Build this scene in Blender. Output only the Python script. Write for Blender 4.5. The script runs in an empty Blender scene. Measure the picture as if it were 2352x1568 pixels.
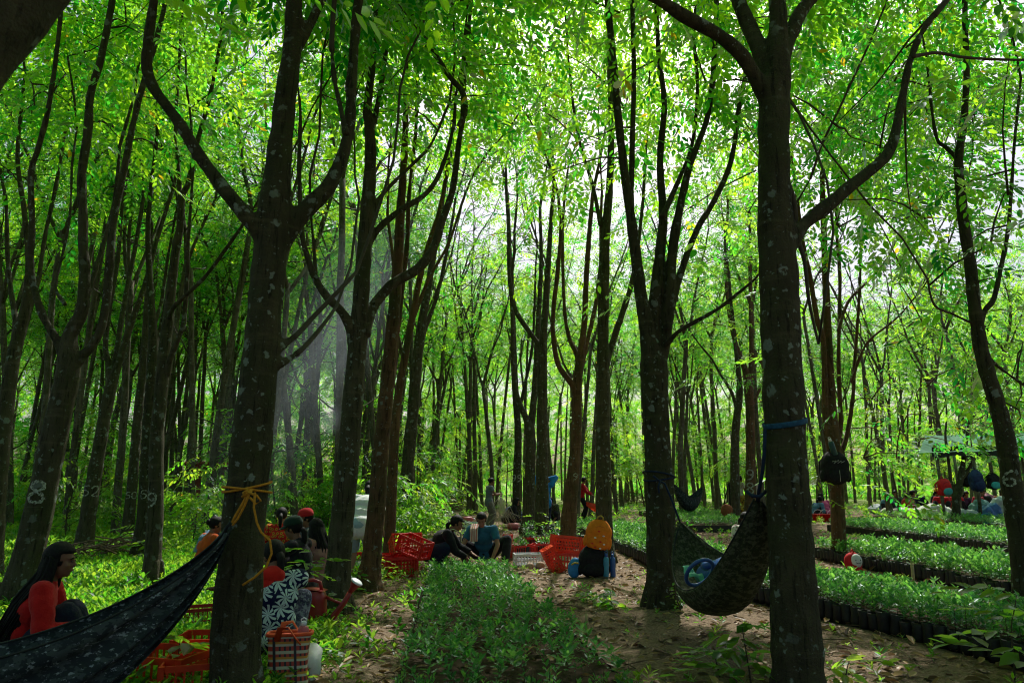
import bpy, bmesh, math, random
import numpy as np
from mathutils import Vector, Matrix, Quaternion

random.seed(7)
rng = np.random.default_rng(7)
sc = bpy.context.scene
COL = sc.collection
R = math.radians

# ------------------------------------------------------------------ camera
CAM_Z, PITCH, F = 1.4, math.atan(324 / 1568.0), 1568.0     # F and picture points in a 2352 x 1568 frame
cam = bpy.data.cameras.new('camera'); cam_ob = bpy.data.objects.new('camera', cam); COL.objects.link(cam_ob)
cam.sensor_width = 36; cam.lens = 36 * F / 2352
cam.clip_start = 0.05; cam.clip_end = 3000
cam_ob.location = (0, 0, CAM_Z); cam_ob.rotation_euler = (R(90) + PITCH, 0, 0)
cam.dof.use_dof = True; cam.dof.focus_distance = 11; cam.dof.aperture_fstop = 4.5
sc.camera = cam_ob

def ray(px, py):
    x, y = (px - 1176) / F, (784 - py) / F
    c, s = math.cos(PITCH), math.sin(PITCH)
    return Vector((x, c - y * s, s + y * c))
def P(px, py, Y):
    """point seen at a photo position, at forward distance Y"""
    d = ray(px, py); return Vector((0, 0, CAM_Z)) + d * (Y / d.y)
def G(px, py, z=0.0):
    """point of the ground seen at a photo position"""
    d = ray(px, py); return Vector((0, 0, CAM_Z)) + d * ((z - CAM_Z) / d.z)
def PXM(Y):
    return F / Y

# ------------------------------------------------------------------ objects
def tag(o, label=None, cat=None, group=None, kind=None):
    if label: o['label'] = label
    if cat: o['category'] = cat
    if group: o['group'] = group
    if kind: o['kind'] = kind
    return o
def empty(name, loc, label, cat, group=None, rz=0.0):
    o = bpy.data.objects.new(name, None); COL.objects.link(o)
    o.empty_display_size = 0.1
    o.location = loc; o.rotation_euler = (0, 0, rz)
    return tag(o, label, cat, group)
def link(name, me, parent=None, mats=None):
    o = bpy.data.objects.new(name, me); COL.objects.link(o)
    if mats is not None:
        if len(me.materials): me.materials.clear()
        for m in (mats if isinstance(mats, (list, tuple)) else [mats]): me.materials.append(m)
    if parent is not None: o.parent = parent
    return o
def copy_tree(root, loc, rz=None, label=None, group=None, scale=None, cat=None):
    r = root.copy(); COL.objects.link(r); r.location = loc
    if rz is not None: r.rotation_euler = (0, 0, rz)
    if label: r['label'] = label
    if group: r['group'] = group
    if scale is not None: r.scale = scale if hasattr(scale, '__len__') else (scale,) * 3
    for ch in root.children:
        c = ch.copy(); COL.objects.link(c); c.parent = r
        for g in ch.children:
            d = g.copy(); COL.objects.link(d); d.parent = c
    return r

class MB:
    """collects shapes; build() links them as one mesh object"""
    def __init__(s): s.v = []; s.f = []; s.m = []
    def add(s, vs, fs, m=0):
        b = len(s.v); s.v.extend([tuple(p) for p in vs]); s.f.extend([[i + b for i in f] for f in fs]); s.m.extend([m] * len(fs))
    def tube(s, pts, rad, seg=10, m=0, caps=True, flat=1.0, up=None):
        pts = [Vector(p) for p in pts]; n = len(pts)
        if not hasattr(rad, '__len__'): rad = [rad] * n
        vs = []; fs = []; prev = None
        for i, p in enumerate(pts):
            t = (pts[min(i + 1, n - 1)] - pts[max(i - 1, 0)])
            if t.length < 1e-9: t = Vector((0, 0, 1))
            t.normalize()
            if prev is None:
                a = Vector(up) if up is not None else (Vector((0, 0, 1)) if abs(t.z) < 0.9 else Vector((1, 0, 0)))
                u = a - t * a.dot(t); u.normalize()
            else:
                u = prev - t * prev.dot(t)
                if u.length < 1e-6: u = t.orthogonal()
                u.normalize()
            prev = u; w = t.cross(u)
            for k in range(seg):
                an = 2 * math.pi * k / seg
                vs.append(p + (u * math.cos(an) + w * math.sin(an) * flat) * rad[i])
        for i in range(n - 1):
            for k in range(seg):
                a, b = i * seg + k, i * seg + (k + 1) % seg
                fs.append([a, b, b + seg, a + seg])
        if caps:
            fs.append(list(range(seg))[::-1]); fs.append([(n - 1) * seg + k for k in range(seg)])
        s.add(vs, fs, m); return s
    def box(s, c, size, m=0, rot=None, taper=1.0):
        hx, hy, hz = [q / 2 for q in size]; vs = []
        for z, k in ((-hz, 1.0), (hz, taper)):
            for x, y in ((-hx, -hy), (hx, -hy), (hx, hy), (-hx, hy)):
                p = Vector((x * k, y * k, z))
                if rot is not None: p = rot @ p
                vs.append(Vector(c) + p)
        s.add(vs, [[3, 2, 1, 0], [4, 5, 6, 7], [0, 1, 5, 4], [1, 2, 6, 5], [2, 3, 7, 6], [3, 0, 4, 7]], m); return s
    def lathe(s, prof, c=(0, 0, 0), seg=20, m=0, rot=None):
        vs = []; fs = []; c = Vector(c)
        for r, z in prof:
            for k in range(seg):
                a = 2 * math.pi * k / seg; p = Vector((r * math.cos(a), r * math.sin(a), z))
                vs.append(c + (rot @ p if rot is not None else p))
        n = len(prof)
        for i in range(n - 1):
            for k in range(seg):
                a, b = i * seg + k, i * seg + (k + 1) % seg
                fs.append([a, b, b + seg, a + seg])
        fs.append(list(range(seg))[::-1]); fs.append([(n - 1) * seg + k for k in range(seg)])
        s.add(vs, fs, m); return s
    def ell(s, c, rad, m=0, rot=None, seg=14, rings=9):
        c = Vector(c); vs = [c + (rot @ Vector((0, 0, -rad[2])) if rot is not None else Vector((0, 0, -rad[2])))]; fs = []
        for i in range(1, rings):
            ph = -math.pi / 2 + math.pi * i / rings
            for k in range(seg):
                a = 2 * math.pi * k / seg
                p = Vector((rad[0] * math.cos(ph) * math.cos(a), rad[1] * math.cos(ph) * math.sin(a), rad[2] * math.sin(ph)))
                vs.append(c + (rot @ p if rot is not None else p))
        vs.append(c + (rot @ Vector((0, 0, rad[2])) if rot is not None else Vector((0, 0, rad[2]))))
        for k in range(seg): fs.append([0, 1 + (k + 1) % seg, 1 + k])
        for i in range(rings - 2):
            for k in range(seg):
                a, b = 1 + i * seg + k, 1 + i * seg + (k + 1) % seg
                fs.append([a, b, b + seg, a + seg])
        last = len(vs) - 1; o = 1 + (rings - 2) * seg
        for k in range(seg): fs.append([o + k, o + (k + 1) % seg, last])
        s.add(vs, fs, m); return s
    def grid(s, fn, nu, nv, m=0, closed_u=False):
        vs = [fn(i / nu, j / nv) for j in range(nv + 1) for i in range(nu + 1)]
        fs = [[j * (nu + 1) + i, j * (nu + 1) + i + 1, (j + 1) * (nu + 1) + i + 1, (j + 1) * (nu + 1) + i] for j in range(nv) for i in range(nu)]
        s.add(vs, fs, m); return s
    def mesh(s, name, smooth=True):
        me = bpy.data.meshes.new(name); me.from_pydata(s.v, [], s.f)
        me.polygons.foreach_set('material_index', s.m)
        if smooth: me.polygons.foreach_set('use_smooth', [True] * len(s.f))
        me.update(); return me
    def build(s, name, mats, parent=None, smooth=True):
        return link(name, s.mesh(name, smooth), parent, mats)

def bake(me, mods):
    """evaluate modifiers on a mesh and return the resulting mesh"""
    o = bpy.data.objects.new('work', me); COL.objects.link(o)
    for kind, kw in mods:
        md = o.modifiers.new(kind, kind)
        for k, v in kw.items(): setattr(md, k, v)
    dg = bpy.context.evaluated_depsgraph_get(); dg.update()
    out = bpy.data.meshes.new_from_object(o.evaluated_get(dg), depsgraph=dg)
    bpy.data.objects.remove(o); return out
def remesh(mb, name, voxel, it=6, fac=0.5):
    me = bake(mb.mesh(name), [('REMESH', dict(mode='VOXEL', voxel_size=voxel, use_smooth_shade=True)), ('SMOOTH', dict(factor=fac, iterations=it))])
    me.name = name; return me
def displace_noise(me, amp, scale, seed=0.0):
    from mathutils import noise
    n = len(me.vertices); co = np.empty(n * 3); me.vertices.foreach_get('co', co); co = co.reshape(-1, 3)
    no = np.empty(n * 3); me.vertices.foreach_get('normal', no); no = no.reshape(-1, 3)
    d = np.array([noise.noise(Vector((c[0] * scale + seed, c[1] * scale, c[2] * scale))) for c in co])
    co += no * (d * amp)[:, None]; me.vertices.foreach_set('co', co.ravel()); me.update()

# ------------------------------------------------------------------ materials
def nodes(name):
    m = bpy.data.materials.new(name); m.use_nodes = True
    nt = m.node_tree; nt.nodes.clear()
    out = nt.nodes.new('ShaderNodeOutputMaterial'); return m, nt, out
def N(nt, t, **kw):
    n = nt.nodes.new(t)
    for k, v in kw.items():
        if k.startswith('i_'): n.inputs[k[2:].replace('_', ' ')].default_value = v
        else: setattr(n, k, v)
    return n
def mixc(nt, fac, a, b, blend='MIX'):
    n = nt.nodes.new('ShaderNodeMix'); n.data_type = 'RGBA'; n.blend_type = blend
    for sock, v in ((n.inputs[0], fac), (n.inputs[6], a), (n.inputs[7], b)):
        if isinstance(v, bpy.types.NodeSocket): nt.links.new(v, sock)
        elif hasattr(v, '__len__'): sock.default_value = (*v[:3], 1)
        else: sock.default_value = v
    return n.outputs[2]
def ramp(nt, fac, stops):
    n = nt.nodes.new('ShaderNodeValToRGB'); e = n.color_ramp.elements
    while len(e) > 1: e.remove(e[0])
    for i, (p, c) in enumerate(stops):
        if not hasattr(c, '__len__'): c = (c, c, c)
        el = e[0] if i == 0 else e.new(p)
        el.position = p; el.color = (*c[:3], 1)
    nt.links.new(fac, n.inputs[0]); return n.outputs[0]
def noise_tex(nt, vec, scale, detail=5, rough=0.6):
    n = N(nt, 'ShaderNodeTexNoise'); n.inputs['Scale'].default_value = scale; n.inputs['Detail'].default_value = detail; n.inputs['Roughness'].default_value = rough
    if vec is not None: nt.links.new(vec, n.inputs['Vector'])
    return n.outputs['Fac']
def bump(nt, h, strength, dist=0.02):
    b = N(nt, 'ShaderNodeBump'); b.inputs['Strength'].default_value = strength; b.inputs['Distance'].default_value = dist
    nt.links.new(h, b.inputs['Height']); return b.outputs['Normal']
def objco(nt, scale=None):
    c = N(nt, 'ShaderNodeTexCoord').outputs['Object']
    if scale is None: return c
    mp = N(nt, 'ShaderNodeMapping'); mp.inputs['Scale'].default_value = scale; nt.links.new(c, mp.inputs['Vector']); return mp.outputs['Vector']

def plain(name, col, rough=0.6, var=0.25, scale=14, spec=0.4, metallic=0.0, bmp=0.15, trans=0.0, sheen=0.0):
    m, nt, out = nodes(name)
    b = N(nt, 'ShaderNodeBsdfPrincipled'); nt.links.new(b.outputs[0], out.inputs[0])
    co = objco(nt); f = noise_tex(nt, co, scale); f2 = noise_tex(nt, co, scale * 6)
    dark = [c * (1 - var) for c in col]; lite = [min(1, c * (1 + var * 0.8) + 0.01 * var) for c in col]
    nt.links.new(mixc(nt, ramp(nt, f, [(0.3, 0.0), (0.7, 1.0)]), dark, lite), b.inputs['Base Color'])
    b.inputs['Roughness'].default_value = rough; b.inputs['Metallic'].default_value = metallic
    b.inputs['Specular IOR Level'].default_value = spec
    if sheen: b.inputs['Sheen Weight'].default_value = sheen
    if bmp: nt.links.new(bump(nt, f2, bmp, 0.01), b.inputs['Normal'])
    if trans:
        t = N(nt, 'ShaderNodeBsdfTranslucent'); t.inputs[0].default_value = (*col, 1)
        mx = N(nt, 'ShaderNodeMixShader'); mx.inputs[0].default_value = trans
        nt.links.new(b.outputs[0], mx.inputs[1]); nt.links.new(t.outputs[0], mx.inputs[2]); nt.links.new(mx.outputs[0], out.inputs[0])
    return m

def leaf_mat(name, dark, lite, tr_dark, tr_lite, yellow=True, tfac=0.55, gloss=0.4, rough=0.42):
    m, nt, out = nodes(name)
    at = N(nt, 'ShaderNodeAttribute', attribute_name='tint').outputs['Fac']
    c = mixc(nt, at, dark, lite); t = mixc(nt, at, tr_dark, tr_lite)
    oi = N(nt, 'ShaderNodeObjectInfo').outputs['Random']
    hs = N(nt, 'ShaderNodeHueSaturation'); nt.links.new(c, hs.inputs['Color'])
    hs2 = N(nt, 'ShaderNodeHueSaturation'); nt.links.new(t, hs2.inputs['Color'])
    mr = N(nt, 'ShaderNodeMapRange'); nt.links.new(oi, mr.inputs[0]); mr.inputs[3].default_value = 0.485; mr.inputs[4].default_value = 0.515
    mv = N(nt, 'ShaderNodeMapRange'); nt.links.new(oi, mv.inputs[0]); mv.inputs[3].default_value = 1.2; mv.inputs[4].default_value = 0.75
    for h in (hs, hs2): nt.links.new(mr.outputs[0], h.inputs['Hue']); nt.links.new(mv.outputs[0], h.inputs['Value'])
    cc, tt = hs.outputs[0], hs2.outputs[0]
    if yellow:
        y = ramp(nt, at, [(0.0, 0.0), (0.985, 0.0), (0.99, 1.0)])
        cc = mixc(nt, y, cc, (0.45, 0.30, 0.02)); tt = mixc(nt, y, tt, (0.8, 0.5, 0.02))
    d = N(nt, 'ShaderNodeBsdfDiffuse'); tr = N(nt, 'ShaderNodeBsdfTranslucent'); gl = N(nt, 'ShaderNodeBsdfGlossy')
    gl.inputs['Roughness'].default_value = rough; gl.inputs['Color'].default_value = (0.9, 0.95, 1, 1)
    nt.links.new(cc, d.inputs[0]); nt.links.new(tt, tr.inputs[0])
    mx = N(nt, 'ShaderNodeMixShader'); mx.inputs[0].default_value = tfac
    nt.links.new(d.outputs[0], mx.inputs[1]); nt.links.new(tr.outputs[0], mx.inputs[2])
    fr = N(nt, 'ShaderNodeFresnel'); fr.inputs[0].default_value = 1.4
    ml = N(nt, 'ShaderNodeMath', operation='MULTIPLY'); nt.links.new(fr.outputs[0], ml.inputs[0]); ml.inputs[1].default_value = gloss
    m2 = N(nt, 'ShaderNodeMixShader'); nt.links.new(ml.outputs[0], m2.inputs[0])
    nt.links.new(mx.outputs[0], m2.inputs[1]); nt.links.new(gl.outputs[0], m2.inputs[2]); nt.links.new(m2.outputs[0], out.inputs[0])
    return m

def bark_mat(name, base, lite, lichen=0.5, lich_col=(0.29, 0.34, 0.29), lscale=9.0):
    m, nt, out = nodes(name)
    b = N(nt, 'ShaderNodeBsdfPrincipled'); nt.links.new(b.outputs[0], out.inputs[0]); b.inputs['Roughness'].default_value = 0.85; b.inputs['Specular IOR Level'].default_value = 0.2
    co = objco(nt); cs = objco(nt, (1, 1, 0.25))
    n1 = noise_tex(nt, cs, 9, 6); n2 = noise_tex(nt, co, 2.2, 3); n3 = noise_tex(nt, co, 60, 4)
    c = mixc(nt, ramp(nt, n1, [(0.3, 0.0), (0.7, 1.0)]), base, lite)
    c = mixc(nt, ramp(nt, n2, [(0.48, 0.0), (0.66, 0.7)]), c, (0.045, 0.055, 0.018))        # moss
    n4 = noise_tex(nt, objco(nt, (1, 1, 0.12)), 26, 5, 0.7); c = mixc(nt, ramp(nt, n4, [(0.36, 0.8), (0.46, 0.0)]), c, [q * 0.35 for q in base])   # fissures
    n5 = noise_tex(nt, objco(nt, (0.4, 0.4, 2.2)), 5, 4, 0.7); c = mixc(nt, ramp(nt, n5, [(0.55, 0.0), (0.7, 0.5)]), c, [q * 1.5 for q in lite])
    # crustose lichen: round pale discs of several sizes
    wob = N(nt, 'ShaderNodeTexNoise'); wob.inputs['Scale'].default_value = 25; nt.links.new(co, wob.inputs['Vector'])
    va = N(nt, 'ShaderNodeVectorMath', operation='MULTIPLY_ADD'); nt.links.new(wob.outputs['Color'], va.inputs[0]); va.inputs[1].default_value = (0.085,) * 3; nt.links.new(co, va.inputs[2])
    tot = None
    for k, (scl, thr, keep) in enumerate(((lscale, 0.46, lichen), (lscale * 1.9, 0.44, lichen * 0.8), (lscale * 4.2, 0.40, lichen * 0.35))):
        v = N(nt, 'ShaderNodeTexVoronoi'); v.inputs['Scale'].default_value = scl; v.inputs['Randomness'].default_value = 0.9; nt.links.new(va.outputs[0], v.inputs['Vector'])
        sep = N(nt, 'ShaderNodeSeparateColor'); nt.links.new(v.outputs['Color'], sep.inputs[0])
        # radius from the cell's own random value
        mr = N(nt, 'ShaderNodeMapRange'); nt.links.new(sep.outputs[0], mr.inputs[0]); mr.inputs[1].default_value = 1 - keep; mr.inputs[2].default_value = 1.0; mr.inputs[3].default_value = 0.0; mr.inputs[4].default_value = thr
        lt = N(nt, 'ShaderNodeMath', operation='SUBTRACT'); nt.links.new(mr.outputs[0], lt.inputs[0]); nt.links.new(v.outputs['Distance'], lt.inputs[1])
        r_ = ramp(nt, lt.outputs[0], [(0.0, 0.0), (0.09, 1.0)])
        if tot is None: tot = r_
        else:
            mxm = N(nt, 'ShaderNodeMath', operation='MAXIMUM'); nt.links.new(tot, mxm.inputs[0]); nt.links.new(r_, mxm.inputs[1]); tot = mxm.outputs[0]
    lc = mixc(nt, n3, [q * 0.5 for q in lich_col], lich_col)
    ml = N(nt, 'ShaderNodeMath', operation='MULTIPLY'); nt.links.new(tot, ml.inputs[0]); ml.inputs[1].default_value = 0.85
    pm = ramp(nt, noise_tex(nt, co, 1.6, 3), [(0.36, 0.15), (0.52, 1.0)]); m9 = N(nt, 'ShaderNodeMath', operation='MULTIPLY'); nt.links.new(ml.outputs[0], m9.inputs[0]); nt.links.new(pm, m9.inputs[1]); ml = m9
    c = mixc(nt, ml.outputs[0], c, lc)
    nt.links.new(c, b.inputs['Base Color'])
    ad = N(nt, 'ShaderNodeMath', operation='ADD'); nt.links.new(n4, ad.inputs[0]); nt.links.new(n3, ad.inputs[1])
    nt.links.new(bump(nt, ad.outputs[0], 0.7, 0.03), b.inputs['Normal'])
    return m
# ------------------------------------------------------------------ light
SUN_AZ, SUN_EL = R(14), R(54)
SUN_DIR = Vector((math.sin(SUN_AZ) * math.cos(SUN_EL), math.cos(SUN_AZ) * math.cos(SUN_EL), math.sin(SUN_EL)))
w = bpy.data.worlds.new('World'); sc.world = w; w.use_nodes = True
wn = w.node_tree; bg = wn.nodes['Background']
sky = wn.nodes.new('ShaderNodeTexSky'); sky.sky_type = 'NISHITA'; sky.sun_disc = False
sky.sun_elevation = SUN_EL; sky.sun_rotation = SUN_AZ; sky.air_density = 1.0; sky.dust_density = 4.5; sky.ozone_density = 1.0
wn.links.new(sky.outputs[0], bg.inputs[0]); bg.inputs[1].default_value = 0.14
sun = bpy.data.lights.new('sun', 'SUN'); sun.energy = 5.0; sun.angle = R(0.5); sun.color = (1.0, 0.98, 0.92)
sun_ob = bpy.data.objects.new('sun', sun); COL.objects.link(sun_ob)
sun_ob.rotation_euler = (-SUN_DIR).to_track_quat('-Z', 'Y').to_euler(); sun_ob.location = (5, 20, 30)
sc.view_settings.view_transform = 'Standard'; sc.view_settings.look = 'None'; sc.view_settings.exposure = 0
sc.cycles.max_bounces = 7; sc.cycles.diffuse_bounces = 3; sc.cycles.glossy_bounces = 2; sc.cycles.transmission_bounces = 4; sc.cycles.transparent_max_bounces = 4
sc.cycles.caustics_reflective = False; sc.cycles.caustics_refractive = False
sc.cycles.sample_clamp_indirect = 4.0
sc.cycles.use_denoising = True; sc.cycles.filter_width = 1.1

# ------------------------------------------------------------------ shared materials
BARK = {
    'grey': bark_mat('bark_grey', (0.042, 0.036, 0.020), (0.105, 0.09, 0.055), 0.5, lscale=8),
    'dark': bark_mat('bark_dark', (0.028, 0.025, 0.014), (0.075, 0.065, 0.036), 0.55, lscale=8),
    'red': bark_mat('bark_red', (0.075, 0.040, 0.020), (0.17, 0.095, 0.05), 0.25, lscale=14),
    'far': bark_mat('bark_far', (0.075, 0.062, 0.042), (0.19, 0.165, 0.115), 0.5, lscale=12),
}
LEAF = leaf_mat('leaf_canopy', (0.010, 0.060, 0.012), (0.030, 0.11, 0.014), (0.045, 0.52, 0.03), (0.62, 1.0, 0.03), tfac=0.84)
LEAF_LOW = leaf_mat('leaf_low', (0.022, 0.070, 0.016), (0.045, 0.125, 0.025), (0.14, 0.66, 0.02), (0.72, 1.0, 0.05), tfac=0.82)
LEAF_SEED = leaf_mat('leaf_seedling', (0.024, 0.145, 0.028), (0.060, 0.27, 0.055), (0.12, 0.55, 0.05), (0.45, 0.95, 0.12), yellow=False, tfac=0.5, gloss=0.6, rough=0.36)
TWIG = plain('twig', (0.06, 0.045, 0.03), 0.8)
PAINT = plain('number_paint', (0.40, 0.41, 0.34), 0.8, 0.6, 40)
_nt = PAINT.node_tree; _b = [n for n in _nt.nodes if n.type == 'BSDF_PRINCIPLED'][0]      # worn paint: the bark shows through
_nt.links.new(ramp(_nt, noise_tex(_nt, objco(_nt), 38, 4, .75), [(0.40, 0.0), (0.50, 1.0)]), _b.inputs['Alpha'])

# ------------------------------------------------------------------ leaves
LEAF_T = np.array([(0, 0, 0), (0.30, 0.20, 0.035), (0.68, 0.17, 0.015), (1, 0, -0.07), (0.68, -0.17, 0.015), (0.30, -0.20, 0.035)], dtype=np.float64)
def rot_z(a):
    c, s = np.cos(a), np.sin(a); z = np.zeros_like(a); o = np.ones_like(a)
    return np.stack([np.stack([c, -s, z], -1), np.stack([s, c, z], -1), np.stack([z, z, o], -1)], -2)
def rot_y(a):
    c, s = np.cos(a), np.sin(a); z = np.zeros_like(a); o = np.ones_like(a)
    return np.stack([np.stack([c, z, s], -1), np.stack([z, o, z], -1), np.stack([-s, z, c], -1)], -2)
def rot_x(a):
    c, s = np.cos(a), np.sin(a); z = np.zeros_like(a); o = np.ones_like(a)
    return np.stack([np.stack([o, z, z], -1), np.stack([z, c, -s], -1), np.stack([z, s, c], -1)], -2)
def spray(n, L, leaf, seed, droop=0.25, width=1.0):
    """a twig along +x with n leaves in two rows; returns (n, 6, 3)"""
    r = np.random.default_rng(seed)
    t = (np.arange(n) + 0.6) / n; side = np.where(np.arange(n) % 2 == 0, 1.0, -1.0)
    org = np.stack([t * L, side * 0.008, -droop * L * t * t], -1)
    az = side * (R(62) - R(45) * t) + r.normal(0, 0.15, n); az[-1] = r.normal(0, 0.15)
    ln = leaf * (0.75 + 0.5 * np.sin(np.pi * np.clip(t * 0.8 + 0.15, 0, 1))) * r.uniform(0.8, 1.15, n)
    T = LEAF_T * np.array([1, width, 1])
    v = T[None] * ln[:, None, None]
    M = rot_z(az) @ rot_y(r.uniform(0.05, 0.55, n)) @ rot_x(r.normal(0, 0.3, n))
    return np.einsum('nij,nkj->nki', M, v) + org[:, None, :]
SPRAYS = [spray(9 + s % 5, 0.44 + 0.05 * (s % 5), 0.090 + 0.006 * (s % 6), s, 0.15 + 0.09 * (s % 4), 0.85 + 0.12 * (s % 4)) for s in range(12)]
def place(templates, pos, az, pitch, roll, scale, seed=0):
    """copies of the templates at positions -> all leaves (n, 6, 3) and the index of the copy of each leaf"""
    r = np.random.default_rng(seed); n = len(pos); which = r.integers(0, len(templates), n)
    M = rot_z(az) @ rot_y(pitch) @ rot_x(roll)
    out = []; own = []
    for k, T in enumerate(templates):
        ii = np.nonzero(which == k)[0]
        if len(ii) == 0: continue
        v = np.einsum('pij,nkj->pnki', M[ii], T) * scale[ii][:, None, None, None] + pos[ii][:, None, None, :]
        out.append(v.reshape(-1, 6, 3)); own.append(np.repeat(ii, len(T)))
    return np.concatenate(out), np.concatenate(own)
def leaf_mesh(name, V, tint, extra=None):
    """two folded quads per leaf, with a per-face tint; extra = MB of twigs (material 1)"""
    n = len(V); co = V.reshape(-1, 3)
    base = np.arange(n)[:, None] * 6
    idx = np.concatenate([base + np.array([0, 3, 2, 1]), base + np.array([0, 5, 4, 3])], 1).reshape(-1)
    nf = 2 * n; tot = np.full(nf, 4); mi = np.zeros(nf, dtype=np.int32); tn = np.repeat(tint, 2)
    if extra is not None and extra.v:
        o = len(co); co = np.concatenate([co, np.array(extra.v)])
        idx = np.concatenate([idx, np.array([i + o for f in extra.f for i in f])]); tot = np.concatenate([tot, np.array([len(f) for f in extra.f])])
        mi = np.concatenate([mi, np.ones(len(extra.f), dtype=np.int32)]); tn = np.concatenate([tn, np.zeros(len(extra.f))]); nf += len(extra.f)
    me = bpy.data.meshes.new(name)
    me.vertices.add(len(co)); me.vertices.foreach_set('co', co.ravel())
    me.loops.add(len(idx)); me.loops.foreach_set('vertex_index', idx.astype(np.int32))
    me.polygons.add(nf); st = np.concatenate([[0], np.cumsum(tot)[:-1]]).astype(np.int32)
    me.polygons.foreach_set('loop_start', st); me.polygons.foreach_set('loop_total', tot.astype(np.int32))
    me.polygons.foreach_set('material_index', mi)
    a = me.attributes.new('tint', 'FLOAT', 'FACE'); a.data.foreach_set('value', tn.astype(np.float32))
    me.update(); me.validate(); return me
def crown_leaves(cl, per, spread, seed, scale=1.0, axis=None, templates=None):
    """cl: (n,3) centres of leaf clusters; sprays gather round them, pointing away from the axis"""
    r = np.random.default_rng(seed); cl = np.asarray(cl, dtype=float); n = len(cl)
    own = np.repeat(np.arange(n), per)
    off = r.normal(0, 1, (n * per, 3)) * np.array([spread, spread, spread * 0.42])
    pos = cl[own] + off
    ax = np.zeros(3) if axis is None else np.asarray(axis)
    out = pos - ax; az = np.arctan2(out[:, 1], out[:, 0]) + r.normal(0, 0.9, len(pos))
    V, who = place(templates or SPRAYS, pos, az, r.normal(0.22, 0.30, len(pos)), r.normal(0, 0.35, len(pos)), scale * r.uniform(0.75, 1.25, len(pos)), seed + 1)
    ct = r.uniform(0.0, 0.9, n); st = np.clip(ct[own] + r.normal(0, 0.18, len(own)), 0, 0.97)
    t = np.clip(st[who] + r.normal(0, 0.1, len(who)), 0, 0.97)
    t[r.random(len(t)) < 0.006] = 1.0
    return V, t

# patches of ground and things that the sun reaches: (photo x, photo y, radius in metres)
GAPS = []
def gap(px, py, rad, z=0.0): GAPS.append((np.array(G(px, py, z)), rad))
for g in ((300, 1372, 0.55), (215, 1390, 0.4), (420, 1300, 0.5), (520, 1262, 0.5), (120, 1262, 0.5), (1385, 1338, 0.45), (1335, 1362, 0.28), (1445, 1385, 0.22), (1440, 1172, 1.3),
          (1235, 1305, 0.55), (1130, 1305, 0.35), (1200, 1335, 0.25), (1310, 1300, 0.35), (2270, 1212, 1.6), (2080, 1205, 1.0), (1985, 1258, 0.5), (2130, 1262, 0.5), (1690, 1420, 0.22), (1715, 1432, 0.2), (1600, 1420, 0.2), (1690, 1520, 0.1),
          (1640, 1268, 0.8), (1080, 1215, 0.8), (1000, 1180, 0.9), (850, 1452, 0.2), (915, 1392, 0.22), (1450, 1215, 0.7), (1560, 1185, 1.0), (1260, 1190, 0.7), (735, 1530, 0.1), (1930, 1560, 0.2), (1990, 1520, 0.15),
          (700, 1190, 0.8), (1040, 1150, 1.2), (1600, 1150, 2.0), (1350, 1150, 1.6), (2150, 1180, 1.6), (2050, 1175, 1.6), (1300, 1285, 0.45), (1375, 1290, 0.25), (640, 1250, 0.35), (826, 1230, 0.5), (1700, 1160, 1.2), (1120, 1200, 0.6), (720, 1255, 0.3), (2090, 1420, 0.3), (2180, 1450, 0.25), (1960, 1390, 0.25),(2260, 1330, 0.3), (240, 1400, .7), (335, 1350, .7), (420, 1405, .4), (150, 1330, .6), (560, 1290, .5), (480, 1320, .6), (95, 1290, .5), (615, 1330, .4), (2200, 1260, .7), (2320, 1300, .6), (2050, 1350, .3), (2200, 1400, .25), (1890, 1250, .4), (330, 1262, .6), (1150, 1330, .5), (1060, 1312, .5), (1250, 1340, .4), (1180, 1370, .35), (2150, 1255, .9), (2300, 1278, .9), (1950, 1250, .7), (2050, 1330, .5), (2250, 1352, .45), (2000, 1213, 1.1), (2200, 1215, 1.4), (1420, 1240, .8), (1000, 1262, .3), (1130, 1255, .4), (870, 1300, .25)):
    gap(g[0], g[1], g[2] * 1.25 + 0.1)
for px, py, Y, rad in ((2200, 1015, 25, 2.6), (2330, 1010, 26, 2.4), (1120, 620, 24, 2.0), (1000, 720, 30, 2.5), (1160, 480, 26, 2.0), (330, 720, 18, 1.5), (1950, 600, 26, 1.5), (2250, 800, 24, 1.6), (826, 1240, 9.95, .45), (1112, 1240, 13.2, .35), (1290, 1285, 12.4, .5), (1370, 1235, 10.9, .28), (912, 1280, 11.2, .35), (636, 1250, 11.5, .25), (1122, 1150, 22, .6), (1253, 1150, 19.5, .5), (1337, 1150, 27, .7), (2120, 1170, 27, 1.5), (2220, 1170, 26, 1.2)):
    GAPS.append((np.array(P(px, py, Y)), rad))
SD = np.array(SUN_DIR)
def gap_keep(W):
    """which leaf positions stand clear of the light gaps"""
    keep = np.ones(len(W), dtype=bool)
    for g, rad in GAPS:
        d = W - g; t = d @ SD; dist = np.linalg.norm(d - t[:, None] * SD, axis=1)
        wob = rad * (1.08 + 0.30 * np.sin(W[:, 0] * 5.1 + W[:, 2] * 2.3) * np.sin(W[:, 1] * 4.3 - W[:, 2] * 3.1))
        keep &= ~((dist < wob) & (t > 0.6))
    return keep

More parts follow.
